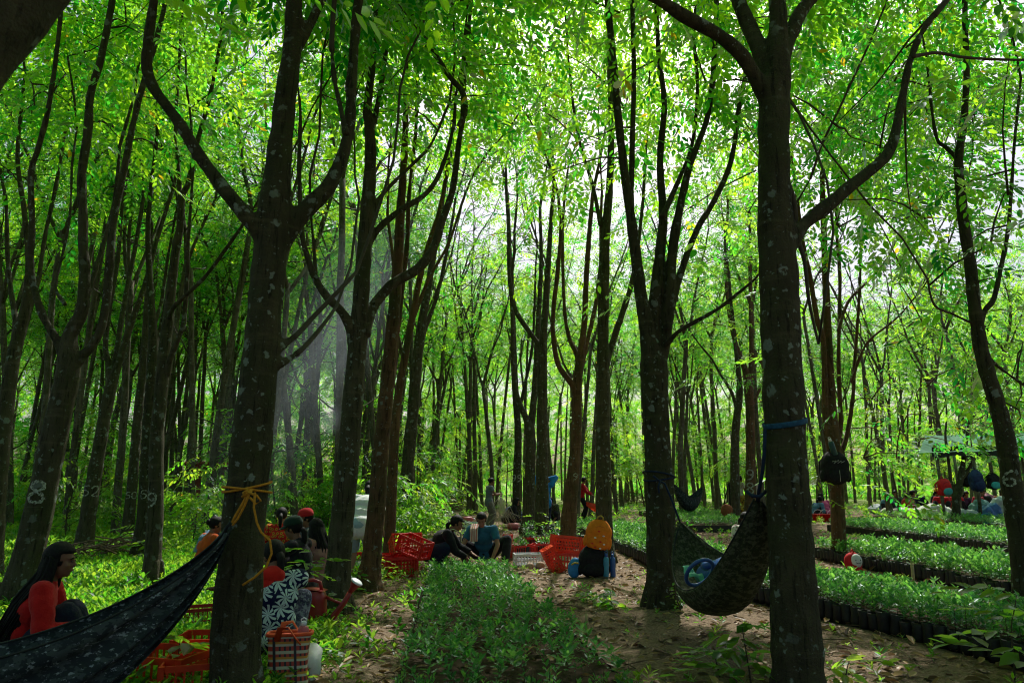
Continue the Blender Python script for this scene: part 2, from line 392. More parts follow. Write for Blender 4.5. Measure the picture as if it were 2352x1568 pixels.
# ------------------------------------------------------------------ the kinds of plantation tree
def wiggle(p, d, length, n, r0, r1, r, bend=0.12, rise=0.0):
    pts = [Vector(p)]; d = Vector(d).normalized(); rad = [r0]
    for i in range(n):
        d = (d + Vector((r.gauss(0, bend), r.gauss(0, bend), r.gauss(0, bend * 0.5) + rise))).normalized()
        pts.append(pts[-1] + d * (length / n)); rad.append(r0 + (r1 - r0) * (i + 1) / n)
    return pts, rad
def generic_tree(seed, H, fork_h, r0, stems, crown_lo):
    r = random.Random(seed); mb = MB(); cl = []; tw = MB()
    lean = Vector((r.gauss(0, 0.05), r.gauss(0, 0.05), 1))
    pts, rad = wiggle((0, 0, -0.15), lean, fork_h, 9, r0, r0 * 0.70, r, 0.022, 0.03)
    rad[0] = r0 * 1.45; rad.insert(1, r0 * 1.1); pts.insert(1, pts[0] + (pts[1] - pts[0]) * 0.25)
    mb.tube(pts, rad, 10)
    top = pts[-1]
    for k in range(stems):
        a = 2 * math.pi * k / stems + r.uniform(-0.5, 0.5); o = r.uniform(0.28, 0.6) if stems > 1 else 0.1
        d = Vector((math.cos(a) * o, math.sin(a) * o, 1)); L = (H - fork_h) * r.uniform(0.85, 1.05)
        p0 = top - (pts[-1] - pts[-2]).normalized() * r.uniform(0.1, 0.5)
        sp, sr = wiggle(p0, d, L, 9, rad[-1] * (0.85 if stems < 3 else 0.7), 0.018, r, 0.11, 0.07)
        mb.tube(sp, sr, 8)
        for i in range(2, 10):
            q = sp[i]
            if q.z < crown_lo: continue
            for b in range(2):
                a2 = r.uniform(0, 6.28); bl = r.uniform(0.8, 2.3) * (1.1 - 0.045 * i)
                bp, br = wiggle(q, (math.cos(a2), math.sin(a2), r.uniform(0.1, 0.7)), bl, 5, sr[i] * 0.5, 0.006, r, 0.16, 0.02)
                tw.tube(bp, br, 5, 1)
                cl.append(bp[-1]); 
                if r.random() < 0.5: cl.append(bp[3])
            cl.append(q + Vector((r.gauss(0, 0.3), r.gauss(0, 0.3), 0.2)))
    for i in range(r.randint(2, 5)):        # dead side branches below the crown
        q = pts[r.randint(4, len(pts) - 1)]; a2 = r.uniform(0, 6.28)
        bp, br = wiggle(q, (math.cos(a2), math.sin(a2), r.uniform(0.0, 0.8)), r.uniform(0.8, 2.2), 6, 0.022, 0.005, r, 0.2, 0.02); tw.tube(bp, br, 5, 1)
    return mb, cl, tw
KINDS = []
for k, (H, fh, r0, st, lo) in enumerate(((15.5, 8.4, 0.105, 3, 8.4), (14, 6.8, 0.110, 3, 6.9), (16, 9.6, 0.095, 2, 9.0), (13.5, 6.4, 0.095, 2, 6.2), (15, 7.8, 0.120, 3, 7.6), (16.5, 10.2, 0.088, 2, 9.4), (13, 7.0, 0.085, 1, 6.0), (15, 8.6, 0.102, 2, 7.4))):
    mb, cl, tw = generic_tree(100 + k, H, fh, r0, st, lo)
    V, t = crown_leaves(cl, 5, 0.48, 200 + k, 1.12)
    KINDS.append(dict(trunk=mb.mesh('trunk'), V=V, t=t, crown=leaf_mesh('crown', V, t, tw), tw=tw))
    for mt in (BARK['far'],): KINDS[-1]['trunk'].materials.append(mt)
    for mt in (LEAF, TWIG): KINDS[-1]['crown'].materials.append(mt)
TREE_POS = []
def far_tree(x, y, label, group, kind=None, scale=None, rz=None, lean=None, r=random, gaps=True):
    kind = r.randrange(len(KINDS)) if kind is None else kind; K = KINDS[kind]
    rz = r.uniform(0, 6.28) if rz is None else rz; s = scale or r.uniform(0.9, 1.12)
    t = empty('plantation_tree', (x, y, 0), label, 'tree', group, rz); t.scale = (s, s, s * r.uniform(0.94, 1.06))
    if lean: t.rotation_euler = (lean[0], lean[1], rz)
    link('trunk', K['trunk'], t)
    bpy.context.view_layer.update()
    me = K['crown']
    if gaps:
        C = K['V'].mean(1); Mw = np.array(t.matrix_basis); W = C @ Mw[:3, :3].T + Mw[:3, 3]
        kp = gap_keep(W)
        if kp.sum() < len(kp):
            me = leaf_mesh('crown', K['V'][kp], K['t'][kp], K['tw']); me.materials.append(LEAF); me.materials.append(TWIG)
    link('crown', me, t)
    TREE_POS.append((x, y)); return t

# ------------------------------------------------------------------ painted numbers
GLYPH = {
    '0': [[(-.3, .3), (-.32, -.25), (-.15, -.5), (.15, -.5), (.32, -.25), (.32, .3), (.15, .5), (-.15, .5), (-.3, .3)]],
    '1': [[(0, .5), (0, -.5)]],
    '2': [[(-.3, .25), (-.15, .5), (.15, .5), (.3, .25), (.2, 0), (-.3, -.48), (.32, -.48)]],
    '5': [[(.3, .5), (-.25, .5), (-.28, .08), (.1, .1), (.3, -.15), (.15, -.45), (-.3, -.48)]],
    '6': [[(.25, .5), (-.1, .3), (-.3, -.1), (-.22, -.42), (.05, -.5), (.28, -.35), (.28, -.1), (.05, .02), (-.25, -.12)]],
    '8': [[(0, .02), (-.27, .2), (-.2, .44), (0, .5), (.2, .44), (.27, .2), (0, .02), (-.32, -.2), (-.25, -.44), (0, -.5), (.25, -.44), (.32, -.2), (0, .02)]],
    '9': [[(.26, .15), (.05, .0), (-.24, .1), (-.28, .32), (-.1, .5), (.15, .48), (.28, .3), (.26, .0), (.1, -.35), (-.22, -.48)]],
    '4': [[(.15, -.5), (.15, .5), (-.3, -.15), (.32, -.15)]],
}
def paint_number(tree, text, base, axis, rad, h, turn=0.0, stroke=0.16, step=0.82):
    """brush strokes laid on the round of the trunk, facing the camera; base, axis in the tree's own space"""
    mb = MB(); n = len(text); axis = Vector(axis).normalized()
    front = Vector((0, -1, 0)); to = (Vector((0, 0, CAM_Z)) - (tree.location + base)); front = Vector((to.x, to.y, 0)).normalized()
    front = (front - axis * front.dot(axis)).normalized(); side = axis.cross(front)*1.0
    if side.x < 0: side = -side
    for ci, ch in enumerate(text):
        off = (ci - (n - 1) / 2) * step * h
        for st in GLYPH[ch]:
            fine = []
            for (x0, y0), (x1, y1) in zip(st[:-1], st[1:]):
                for q in range(6): fine.append((x0 + (x1 - x0) * q / 6, y0 + (y1 - y0) * q / 6))
            fine.append(st[-1])
            for _ in range(3): fine = [fine[0]] + [((a[0] + 2 * b[0] + c[0]) / 4, (a[1] + 2 * b[1] + c[1]) / 4) for a, b, c in zip(fine[:-2], fine[1:-1], fine[2:])] + [fine[-1]]
            vs = []; fs = []
            for i, (x, y) in enumerate(fine):
                a, b = fine[max(i - 1, 0)], fine[min(i + 1, len(fine) - 1)]
                tx, ty = b[0] - a[0], b[1] - a[1]; l = math.hypot(tx, ty) or 1; nx, ny = -ty / l, tx / l
                wd = stroke * (0.42 + 0.12 * math.sin(i * 1.3))
                for sg in (-1, 1):
                    u = (x + nx * wd * sg) * h + off; v = (y + ny * wd * sg) * h
                    th = u / rad + turn
                    vs.append(base + axis * v + (front * math.cos(th) + side * math.sin(th)) * (rad + 0.012 + 0.03 * rad))
            for i in range(len(fine) - 1): fs.append([2 * i, 2 * i + 1, 2 * i + 3, 2 * i + 2])
            mb.add(vs, fs)
    return mb.build('painted_number', PAINT, tree)
# ------------------------------------------------------------------ the trees one can tell apart
def px_radius(p, wd):
    v = p - Vector((0, 0, CAM_Z)); dep = v.y * math.cos(PITCH) + v.z * math.sin(PITCH)
    return wd / 2 * dep / F * dep / math.hypot(dep, v.x)
def boughs(n, x0, x1, y0, y1, Y0, Y1, seed):
    r = random.Random(seed); return [P(r.uniform(x0, x1), r.uniform(y0, y1), r.uniform(Y0, Y1)) for _ in range(n)]
# limb: list of (photo x, photo y, width in photo px); the trunk is the first one
def hero(name, label, Y, limbs, bark, dys=None, crown_z=6.0, ext=(3.5, 5.5), per=6, spread=0.55, number=None, side=(0, 0), leafy_from=0.0, lsc=1.0, seed=1, voxel=None, extra_cl=None, group=None, grow=True):
    r = random.Random(seed); mb = MB(); thin = MB(); cl = []
    world = []
    for li, L in enumerate(limbs):
        dY = (dys[li] if dys else 0.0); n = len(L); pts = []; rad = []
        for i, (px, py, wd) in enumerate(L):
            yy = Y + dY * i / max(n - 1, 1); p = P(px, py, yy)
            pts.append(p); rad.append(px_radius(p, wd))
        world.append((pts, rad))
    base = world[0][0][0].copy(); base.z = 0
    t = empty('plantation_tree' if name is None else name, base, label, 'tree', group)
    t.location = base
    vmin = voxel or max(0.012, world[0][1][len(world[0][1]) // 2] * 0.16)
    for li, (pts, rad) in enumerate(world):
        loc = [p - base for p in pts]; rr = list(rad)
        if li == 0:
            d = (loc[0] - loc[1]).normalized()
            if loc[0].z > 0.0: loc.insert(0, loc[0] + d * (loc[0].z / max(0.2, -d.z) + 0.12)); rr.insert(0, rr[0] * 1.06)
            else: loc.insert(0, loc[0] + d * 0.15); rr.insert(0, rr[0] * 1.1)
            # root flare
            for k in range(7):
                a = k * 0.9 + r.random() * 0.4; e = Vector((math.cos(a), math.sin(a), 0)); q = Vector((loc[0].x, loc[0].y, 0))
                mb.tube([q + Vector((0, 0, 0.30)) + e * rr[0] * 0.45, q + Vector((0, 0, 0.08)) + e * rr[0] * 0.80, q + e * rr[0] * r.uniform(0.95, 1.25) + Vector((0, 0, -0.08))], [rr[0] * 0.30, rr[0] * 0.24, rr[0] * 0.12], 8)
        # refine with a spline so that bends are round
        fine = []; fr = []
        for i in range(len(loc) - 1):
            p0, p1, p2, p3 = loc[max(i - 1, 0)], loc[i], loc[i + 1], loc[min(i + 2, len(loc) - 1)]
            for q in range(5):
                u = q / 5
                fine.append(0.5 * ((2 * p1) + (p2 - p0) * u + (2 * p0 - 5 * p1 + 4 * p2 - p3) * u * u + (3 * p1 - p0 - 3 * p2 + p3) * u ** 3)); fr.append(rr[i] + (rr[i + 1] - rr[i]) * u)
        fine.append(loc[-1]); fr.append(rr[-1])
        fr = [q * (1 + r.gauss(0, 0.025)) for q in fr]
        ends = fr[-1]
        # beyond the last point given the limb goes on up into the crown
        if grow:
            d = (fine[-1] - fine[-4]); d.y *= 0.5; d = d.normalized(); d.z = max(d.z, 0.75)
            L = r.uniform(*ext)
            ep, er = wiggle(fine[-1], d, L, 8, ends, 0.012, r, 0.12, 0.10)
            fine += ep[1:]; fr += er[1:]
            for i in range(1, 9):
                q = ep[i]
                if q.z < crown_z: continue
                for b in range(2):
                    a2 = r.uniform(0, 6.28)
                    bp, br = wiggle(q, (math.cos(a2), math.sin(a2), r.uniform(0.1, 0.6)), r.uniform(0.7, 2.0), 5, max(0.008, er[i] * 0.45), 0.005, r, 0.16, 0.02)
                    thin.tube(bp, br, 5, 1); cl.append(bp[-1])
                    if r.random() < 0.6: cl.append(bp[3])
                cl.append(q)
        # split: stout part goes to the trunk, thin part to the crown's wood
        cut = next((i for i, q in enumerate(fr) if q < vmin * 1.15), len(fr))
        if cut > 1: mb.tube(fine[:cut + 1], fr[:cut + 1], 12)
        if cut < len(fr) - 1: thin.tube(fine[max(cut - 1, 0):], fr[max(cut - 1, 0):], 8, 1)
    me = remesh(mb, 'trunk', vmin, 5); displace_noise(me, vmin * 0.55, 5.0, seed)
    link('trunk', me, t, BARK[bark])
    if extra_cl:        # low boughs that hang into view, each carried by a thin branch from the nearest limb
        pts = [a.lerp(b, k / 4) - base for w_, _ in world for a, b in zip(w_[:-1], w_[1:]) for k in range(4)]
        extra_cl = sorted(extra_cl, key=lambda c: min((Vector(c) - base - p).length for p in pts))
        for c in extra_cl:
            c = Vector(c) - base; q = min(pts, key=lambda p: (p - c).length + (2.5 if p.z > c.z + 0.4 else 0) + (9 if p.z < 1.8 else 0))
            m = q.lerp(c, 0.5) + Vector((r.gauss(0, .12), r.gauss(0, .12), 0.12))
            thin.tube([q, q.lerp(m, .5) + Vector((0, 0, .05)), m, m.lerp(c, .55) + Vector((r.gauss(0, .05), 0, .03)), c], [.013, .011, .008, .006, .003], 5, 1)
            cl += [c, m.lerp(c, 0.4)]; pts += [m, m.lerp(c, 0.6)]
    if cl:
        V, tn = crown_leaves(cl, per, spread, 300 + seed, lsc)
        C = V.mean(1) + np.array(base); kp = gap_keep(C)
        me = leaf_mesh('crown', V[kp], tn[kp], thin)
    else: me = thin.mesh('crown')
    link('crown', me, t, [LEAF, TWIG if bark != 'red' else BARK['red']])
    if number:
        for (txt, px, py, wd, hpx, turn) in number:
            c = P(px, py, Y); tr, trr = world[0]
            kk = min(range(len(tr) - 1), key=lambda i: abs((tr[i].z + tr[i + 1].z) / 2 - c.z)); ff = (c.z - tr[kk].z) / (tr[kk + 1].z - tr[kk].z)
            ctr = tr[kk].lerp(tr[kk + 1], ff); rad = trr[kk] + (trr[kk + 1] - trr[kk]) * ff
            turn = math.asin(max(-.8, min(.8, (c.x - ctr.x) / rad))) if abs(c.x - ctr.x) > .01 else 0.0; c = ctr
            k = min(range(len(tr) - 1), key=lambda i: abs((tr[i].z + tr[i + 1].z) / 2 - c.z)); ax = tr[k + 1] - tr[k]
            paint_number(t, txt, c - base, ax, rad * 1.02, hpx / PXM(Y), turn)
    TREE_POS.append((base.x, base.y)); return t, world

A_tree, A_w = hero(None, 'thick lichen-spotted tree with an orange rope knotted round it', 4.9, [
    [(540, 1600, 124), (543, 1450, 120), (555, 1250, 110), (570, 1100, 102), (590, 900, 92), (605, 750, 86), (618, 600, 80), (630, 500, 80), (640, 380, 62), (648, 300, 55), (658, 200, 50), (672, 110, 46), (676, 0, 38), (678, -60, 34)],
    [(612, 590, 50), (596, 535, 42), (560, 490, 36), (470, 375, 34), (403, 270, 32), (353, 202, 30), (337, 151, 30), (339, 101, 28), (349, 34, 26), (356, -20, 25)],
    [(630, 580, 50), (665, 530, 44), (705, 480, 44), (750, 435, 40), (778, 385, 34), (801, 300, 28), (807, 200, 27), (814, 100, 26), (824, 0, 25), (828, -40, 24)],
    [(668, 140, 30), (700, 80, 25), (738, 0, 22), (750, -40, 20)],
    [(795, 310, 20), (785, 260, 16), (768, 180, 14), (762, 100, 13), (768, 0, 12)],
    [(640, 800, 22), (680, 770, 14), (722, 725, 12), (790, 655, 10), (818, 625, 8)],
    [(642, 838, 22), (690, 805, 13), (735, 755, 10), (772, 705, 7)],
], 'dark', [0, -0.5, 0.4, 0.2, 0.3, 0.8, 0.9], seed=11)
B_tree, B_w = hero(None, 'leaning lichen-spotted tree behind the red watering can', 8.1, [
    [(768, 1405, 84), (775, 1330, 62), (785, 1200, 56), (800, 1050, 52), (812, 900, 48), (822, 780, 44), (832, 640, 38), (841, 520, 34), (851, 370, 28), (848, 286, 24), (844, 252, 20), (858, 118, 16), (865, 0, 14), (867, -50, 13)],
    [(812, 800, 28), (804, 752, 24), (784, 715, 22), (750, 680, 20), (723, 637, 17), (705, 585, 15), (693, 530, 13), (687, 380, 11), (690, 260, 9), (684, 200, 7)],
    [(726, 645, 12), (720, 560, 9), (713, 480, 8), (712, 400, 6)],
    [(838, 770, 30), (848, 725, 26), (862, 696, 25), (901, 653, 24), (960, 617, 23), (995, 571, 21), (1014, 512, 19), (1039, 437, 16), (1053, 336, 14), (1063, 269, 13), (1066, 185, 12), (1083, 0, 9)],
    [(836, 580, 22), (868, 527, 16), (918, 484, 14), (972, 450, 13), (1002, 413, 12), (1026, 353, 10), (1043, 286, 9)],
    [(843, 560, 18), (861, 477, 13), (891, 433, 11), (945, 380, 9), (985, 339, 8), (1012, 286, 7), (1032, 235, 6)],
    [(848, 300, 18), (861, 269, 15), (881, 161, 12), (891, 67, 11), (902, 0, 10)],
    [(1053, 290, 12), (1068, 255, 14), (1062, 212, 15), (1026, 168, 13), (992, 111, 14), (969, 67, 13), (928, 0, 12), (905, -40, 11)],
], 'grey', [0, -0.6, -0.3, 0.8, 0.6, 0.3, 0.3, 0.5], seed=12, extra_cl=boughs(16, 680, 1000, -20, 260, 8, 11, 6))
C_tree, C_w = hero(None, 'reddish straight tree beside the bending person in white', 9.7, [
    [(847, 1344, 62), (852, 1300, 50), (856, 1250, 46), (866, 1150, 41), (876, 1020, 37), (888, 900, 34), (897, 800, 31), (906, 700, 28), (914, 600, 25), (919, 500, 22), (926, 400, 18), (931, 300, 15), (933, 180, 12)],
    [(892, 930, 16), (905, 840, 14), (920, 700, 12), (935, 560, 11), (940, 440, 10), (955, 300, 9), (960, 150, 8)],
], 'red', [0, 0.5], crown_z=7.5, seed=13)
hero(None, 'slender reddish tree just right of the straight reddish one', 12.6, [
    [(893, 1265, 30), (897, 1180, 26), (906, 1000, 23), (916, 900, 20), (930, 820, 18), (945, 740, 16), (962, 650, 14), (985, 560, 12), (1010, 480, 10), (1028, 380, 9), (1040, 250, 7)],
    [(932, 830, 12), (915, 780, 10), (905, 700, 9), (903, 600, 8), (890, 500, 7)],
    [(950, 730, 10), (985, 640, 8), (1030, 560, 7), (1060, 470, 6)],
], 'red', [0, 0.3, 0.6], crown_z=7, seed=14)
D_tree, D_w = hero(None, 'tree hung with dead brown creeper left of the tarpaulin', 20.5, [
    [(925, 1225, 40), (931, 1150, 32), (938, 1050, 30), (948, 950, 28), (956, 850, 26), (968, 750, 22), (985, 650, 17), (1000, 560, 14), (1018, 450, 11), (1040, 330, 8)],
    [(956, 840, 14), (975, 760, 12), (1000, 690, 10), (1022, 600, 9), (1040, 500, 7)],
], 'grey', [0, 0.5], crown_z=8, seed=15)
hero(None, 'thin tree painted 99 behind the seated group', 23.5, [
    [(1187, 1207, 24), (1186, 1118, 19), (1190, 1000, 17), (1183, 884, 15), (1178, 727, 12), (1172, 600, 10), (1166, 450, 8)],
    [(1189, 960, 9), (1204, 890, 8), (1222, 800, 7), (1228, 690, 6)],
], 'dark', [0, 0.4], crown_z=8.5, number=[('99', 1186, 1098, 17, 15, 0.0)], seed=16)
hero(None, 'tree left of the person in blue with a double stem', 19.7, [
    [(1212, 1226, 34), (1215, 1150, 27), (1219, 1040, 24), (1217, 985, 24), (1206, 955, 14), (1182, 884, 12), (1177, 727, 10), (1176, 620, 8)],
    [(1217, 1000, 18), (1229, 884, 15), (1237, 727, 12), (1243, 600, 9), (1240, 480, 7)],
], 'grey', [0, 0.6], crown_z=8, seed=17)
hero(None, 'tree in front of the person in blue with an upswept left fork', 17.6, [
    [(1243, 1242, 42), (1244, 1190, 34), (1245, 1144, 31), (1245, 923, 24), (1247, 805, 20), (1251, 727, 15), (1259, 610, 13), (1264, 532, 11), (1272, 430, 9)],
    [(1247, 820, 15), (1241, 798, 14), (1214, 759, 12), (1186, 716, 11), (1171, 649, 10), (1168, 532, 9), (1163, 440, 7)],
], 'grey', [0, 0.5], crown_z=8, seed=18)
hero(None, 'reddish forked tree behind the red crates with a painted 9', 15.3, [
    [(1304, 1264, 44), (1306, 1200, 37), (1312, 1130, 32), (1323, 1020, 25), (1325, 923, 24), (1328, 860, 22), (1342, 747, 14), (1346, 649, 13), (1354, 532, 11), (1362, 440, 9)],
    [(1325, 915, 16), (1315, 884, 15), (1284, 841, 13), (1272, 786, 12), (1270, 727, 11), (1280, 630, 11), (1288, 532, 9), (1281, 440, 7)],
    [(1328, 850, 14), (1324, 812, 12), (1307, 774, 10), (1296, 700, 9), (1292, 532, 8), (1300, 420, 6)],
    [(1330, 870, 13), (1345, 800, 11), (1368, 700, 10), (1380, 600, 9)],
], 'red', [0, -0.4, 0.5, 0.8], crown_z=8, number=[('9', 1321, 1094, 30, 15, 0.5)], seed=19)
I_tree, I_w = hero(None, 'straight tree behind the orange backpack', 13.0, [
    [(1390, 1292, 52), (1388, 1230, 42), (1386, 1144, 37), (1385, 1020, 33), (1385, 923, 31), (1385, 766, 27), (1387, 649, 25), (1391, 532, 22), (1400, 430, 18), (1404, 300, 15), (1400, 150, 13), (1396, 0, 11)],
    [(1392, 840, 18), (1401, 805, 16), (1424, 735, 15), (1448, 661, 13), (1460, 600, 11), (1475, 480, 9), (1485, 330, 7)],
    [(1380, 520, 12), (1362, 430, 9), (1335, 340, 8), (1318, 250, 7), (1305, 130, 6)],
], 'grey', [0, 0.7, -0.3], crown_z=7.5, number=[('9', 1400, 1095, 36, 19, 0.45)], seed=20)
J_tree, J_w = hero(None, 'big many-stemmed tree with the far end of the camouflage hammock tied to it', 8.1, [
    [(1523, 1402, 90), (1522, 1300, 76), (1516, 1150, 67), (1509, 1000, 62), (1504, 900, 63), (1501, 835, 66), (1487, 766, 36), (1471, 669, 30), (1456, 551, 25), (1440, 440, 22), (1422, 290, 19), (1408, 134, 17), (1395, 0, 15), (1392, -40, 14)],
    [(1503, 840, 40), (1499, 747, 32), (1511, 630, 28), (1519, 551, 24), (1523, 487, 21), (1516, 370, 16), (1526, 235, 14), (1513, 134, 12), (1508, 0, 11)],
    [(1508, 850, 40), (1526, 786, 30), (1538, 669, 27), (1548, 551, 22), (1578, 403, 17), (1601, 336, 15), (1625, 269, 14), (1638, 168, 14), (1646, 0, 12)],
    [(1532, 760, 22), (1556, 650, 18), (1601, 527, 15), (1635, 470, 14), (1679, 370, 13), (1699, 235, 13), (1712, 168, 11), (1716, 60, 9)],
    [(1525, 800, 18), (1542, 778, 13), (1568, 755, 11), (1646, 711, 10), (1697, 672, 9), (1738, 637, 7)],
    [(1452, 540, 15), (1450, 453, 13), (1452, 336, 13), (1456, 168, 12), (1452, 0, 11)],
    [(1521, 500, 16), (1556, 420, 12), (1590, 330, 10), (1602, 200, 9), (1592, 80, 8)],
], 'dark', [0, 0.5, 0.3, 0.9, -0.6, 0.5, 0.8], crown_z=7.2, seed=21, extra_cl=boughs(26, 1200, 1760, -40, 430, 8.5, 12.0, 5) + boughs(16, 1420, 1760, 200, 640, 9.5, 13.0, 15))
K_tree, K_w = hero(None, 'thickest tree with a blue strap, right of the camouflage hammock', 4.9, [
    [(1838, 1610, 132), (1830, 1500, 126), (1820, 1300, 112), (1811, 1150, 104), (1804, 1000, 100), (1797, 850, 97), (1791, 700, 95), (1786, 600, 93), (1781, 500, 85), (1778, 350, 74), (1778, 250, 76), (1783, 180, 70), (1788, 60, 46), (1783, -30, 42)],
    [(1768, 240, 44), (1729, 168, 36), (1696, 118, 35), (1642, 77, 33), (1588, 47, 32), (1530, 12, 30), (1480, -20, 28)],
    [(1772, 200, 44), (1749, 128, 40), (1729, 77, 39), (1702, 17, 36), (1690, -25, 34)],
    [(1790, 170, 40), (1812, 90, 37), (1838, 30, 36), (1880, -25, 34)],
    [(1815, 560, 46), (1847, 514, 36), (1904, 470, 35), (1971, 413, 33), (2018, 376, 31), (2045, 343, 28), (2060, 286, 25), (2074, 218, 22), (2092, 134, 20), (2122, 67, 18), (2159, 20, 17), (2190, -20, 16)],
    [(2098, 130, 12), (2119, 126, 10), (2156, 122, 9), (2223, 133, 8), (2351, 138, 7), (2420, 130, 6)],
    [(1805, 410, 12), (1817, 440, 14), (1826, 480, 14), (1830, 540, 13), (1848, 600, 11), (1858, 690, 9), (1880, 790, 6)],
], 'dark', [0, -0.4, 0.3, 0.4, 0.3, 0.2, 0.1], seed=22, lsc=.8, per=8, extra_cl=boughs(34, 1860, 2200, 20, 560, 7.5, 11.0, 3) + boughs(14, 1560, 1780, 30, 330, 7.5, 10.0, 4))
L_tree, L_w = hero(None, 'many-stemmed tree with a black backpack hung in its fork', 13.0, [
    [(1930, 1297, 42), (1926, 1220, 36), (1922, 1120, 34), (1917, 1050, 34), (1912, 1000, 36), (1908, 911, 24), (1901, 755, 20), (1896, 638, 17), (1892, 520, 15), (1888, 400, 12)],
    [(1908, 1020, 22), (1896, 970, 16), (1892, 794, 14), (1877, 735, 13), (1861, 638, 12), (1845, 560, 10), (1830, 450, 8)],
    [(1920, 1020, 16), (1931, 970, 12), (1926, 833, 10), (1929, 638, 9), (1921, 520, 8), (1925, 400, 7)],
    [(1922, 1050, 18), (1943, 1009, 12), (1959, 911, 10), (1963, 833, 9), (1974, 677, 8), (1978, 560, 7), (1985, 430, 6)],
    [(1925, 760, 10), (1950, 690, 8), (2000, 640, 7), (2040, 590, 5)],
    [(1955, 880, 8), (1990, 790, 7), (2060, 730, 6), (2120, 660, 5)],
], 'red', [0, -0.3, 0.4, 0.3, 0.6, -0.6], crown_z=6.8, per=7, seed=23,
    extra_cl=[P(x, y, 13 + d) for x, y, d in ((2040, 1000, -1), (2080, 960, -1.5), (2020, 920, -0.6), (2100, 900, -1.5), (2060, 850, -1), (2140, 880, -2), (2000, 1060, -0.8), (2060, 1060, -1.4), (2090, 1020, -1.8), (2130, 960, -1.8), (2010, 820, -0.5), (2100, 760, -1), (2040, 700, 0), (2120, 650, -1), (2180, 840, -2.2), (1870, 700, 0.5), (1850, 840, 0.8), (1960, 1120, -0.5), (2030, 1130, -1), (2160, 760, -1.5), (2080, 600, 0), (1990, 600, 0.4), (2190, 700, -1))] + boughs(48, 1760, 2352, 0, 640, 10.5, 16, 16) + boughs(9, 2060, 2330, 930, 1040, 14, 18, 26))
M_tree, M_w = hero(None, 'leaning tree painted 6 at the right edge', 7.6, [
    [(2366, 1430, 78), (2348, 1280, 60), (2326, 1133, 54), (2310, 1009, 48), (2291, 931, 44), (2267, 853, 40), (2252, 794, 37), (2240, 716, 35), (2230, 620, 31), (2215, 520, 28), (2206, 437, 26), (2201, 370, 24), (2214, 269, 19), (2220, 168, 17), (2217, 60, 15), (2215, -30, 14)],
    [(2250, 745, 18), (2263, 712, 15), (2283, 685, 14), (2298, 618, 13), (2314, 540, 12), (2322, 450, 11), (2330, 330, 9), (2345, 180, 8)],
    [(2208, 390, 16), (2196, 363, 12), (2172, 338, 11), (2152, 319, 10), (2140, 250, 8), (2128, 130, 7)],
    [(2238, 745, 9), (2190, 722, 7), (2146, 700, 6), (2130, 640, 5)],
    [(2270, 820, 12), (2287, 837, 10), (2320, 862, 9), (2351, 884, 8)],
], 'dark', [0, 0.2, 0.3, -0.5, 0.3], crown_z=6.6, number=[('6', 2318, 1098, 54, 34, -0.05)], seed=24,
    extra_cl=[P(x, y, Y) for x, y, Y in ((2290, 560, 6.6), (2330, 640, 7), (2300, 900, 9), (2330, 960, 9.5), (2200, 620, 9), (2330, 780, 8), (2320, 120, 5.6), (2270, 260, 7), (2330, 430, 6.4), (2160, 480, 9), (2250, 930, 11), (2200, 980, 12), (2320, 1010, 11))])
T8_tree, T8_w = hero(None, 'leaning tree painted 8 behind the person in the red jacket', 8.1, [
    [(28, 1405, 92), (58, 1300, 80), (88, 1180, 74), (114, 1050, 68), (140, 930, 63), (158, 850, 62), (160, 774, 40), (188, 716, 34), (195, 638, 28), (191, 560, 25), (191, 504, 24), (188, 403, 24), (202, 302, 22), (208, 218, 20), (232, 134, 18), (249, 50, 17), (262, -20, 15)],
    [(158, 850, 34), (133, 786, 22), (98, 724, 20), (78, 657, 19), (70, 599, 18), (74, 520, 17), (71, 403, 16), (87, 343, 16), (107, 269, 14), (124, 168, 13), (138, 50, 12), (143, -30, 11)],
    [(160, 860, 36), (185, 822, 26), (211, 794, 24), (234, 747, 22), (246, 677, 22), (254, 579, 21), (262, 500, 19), (286, 386, 17), (302, 302, 16), (322, 218, 15), (342, 150, 14), (370, 50, 12), (385, -20, 11)],
    [(186, 740, 20), (200, 690, 15), (219, 618, 13), (238, 560, 12), (262, 470, 11)],
    [(150, 700, 12), (128, 660, 9), (140, 600, 8), (160, 500, 8), (165, 380, 7)],
], 'grey', [0, -0.4, 0.3, 0.7, 0.5], crown_z=7.0, number=[('8', 88, 1128, 72, 46, -0.05)], seed=25, extra_cl=boughs(26, 20, 420, -20, 430, 8, 12, 19))
hero(None, 'tree painted 52 standing in the sunny undergrowth', 14.4, [
    [(190, 1270, 52), (203, 1180, 39), (212, 1120, 37), (226, 1040, 34), (240, 960, 31), (256, 885, 30), (273, 833, 18), (297, 755, 16), (332, 657, 13), (350, 590, 12), (363, 540, 11), (395, 440, 9), (420, 340, 7)],
    [(254, 890, 18), (250, 840, 15), (242, 794, 14), (250, 716, 13), (270, 599, 11), (280, 480, 9), (300, 350, 8)],
    [(260, 870, 17), (270, 794, 14), (289, 677, 12), (312, 560, 11), (330, 450, 9)],
], 'grey', [0, 0.4, 0.8], crown_z=7.5, number=[('52', 208, 1127, 38, 22, 0.05)], seed=26)
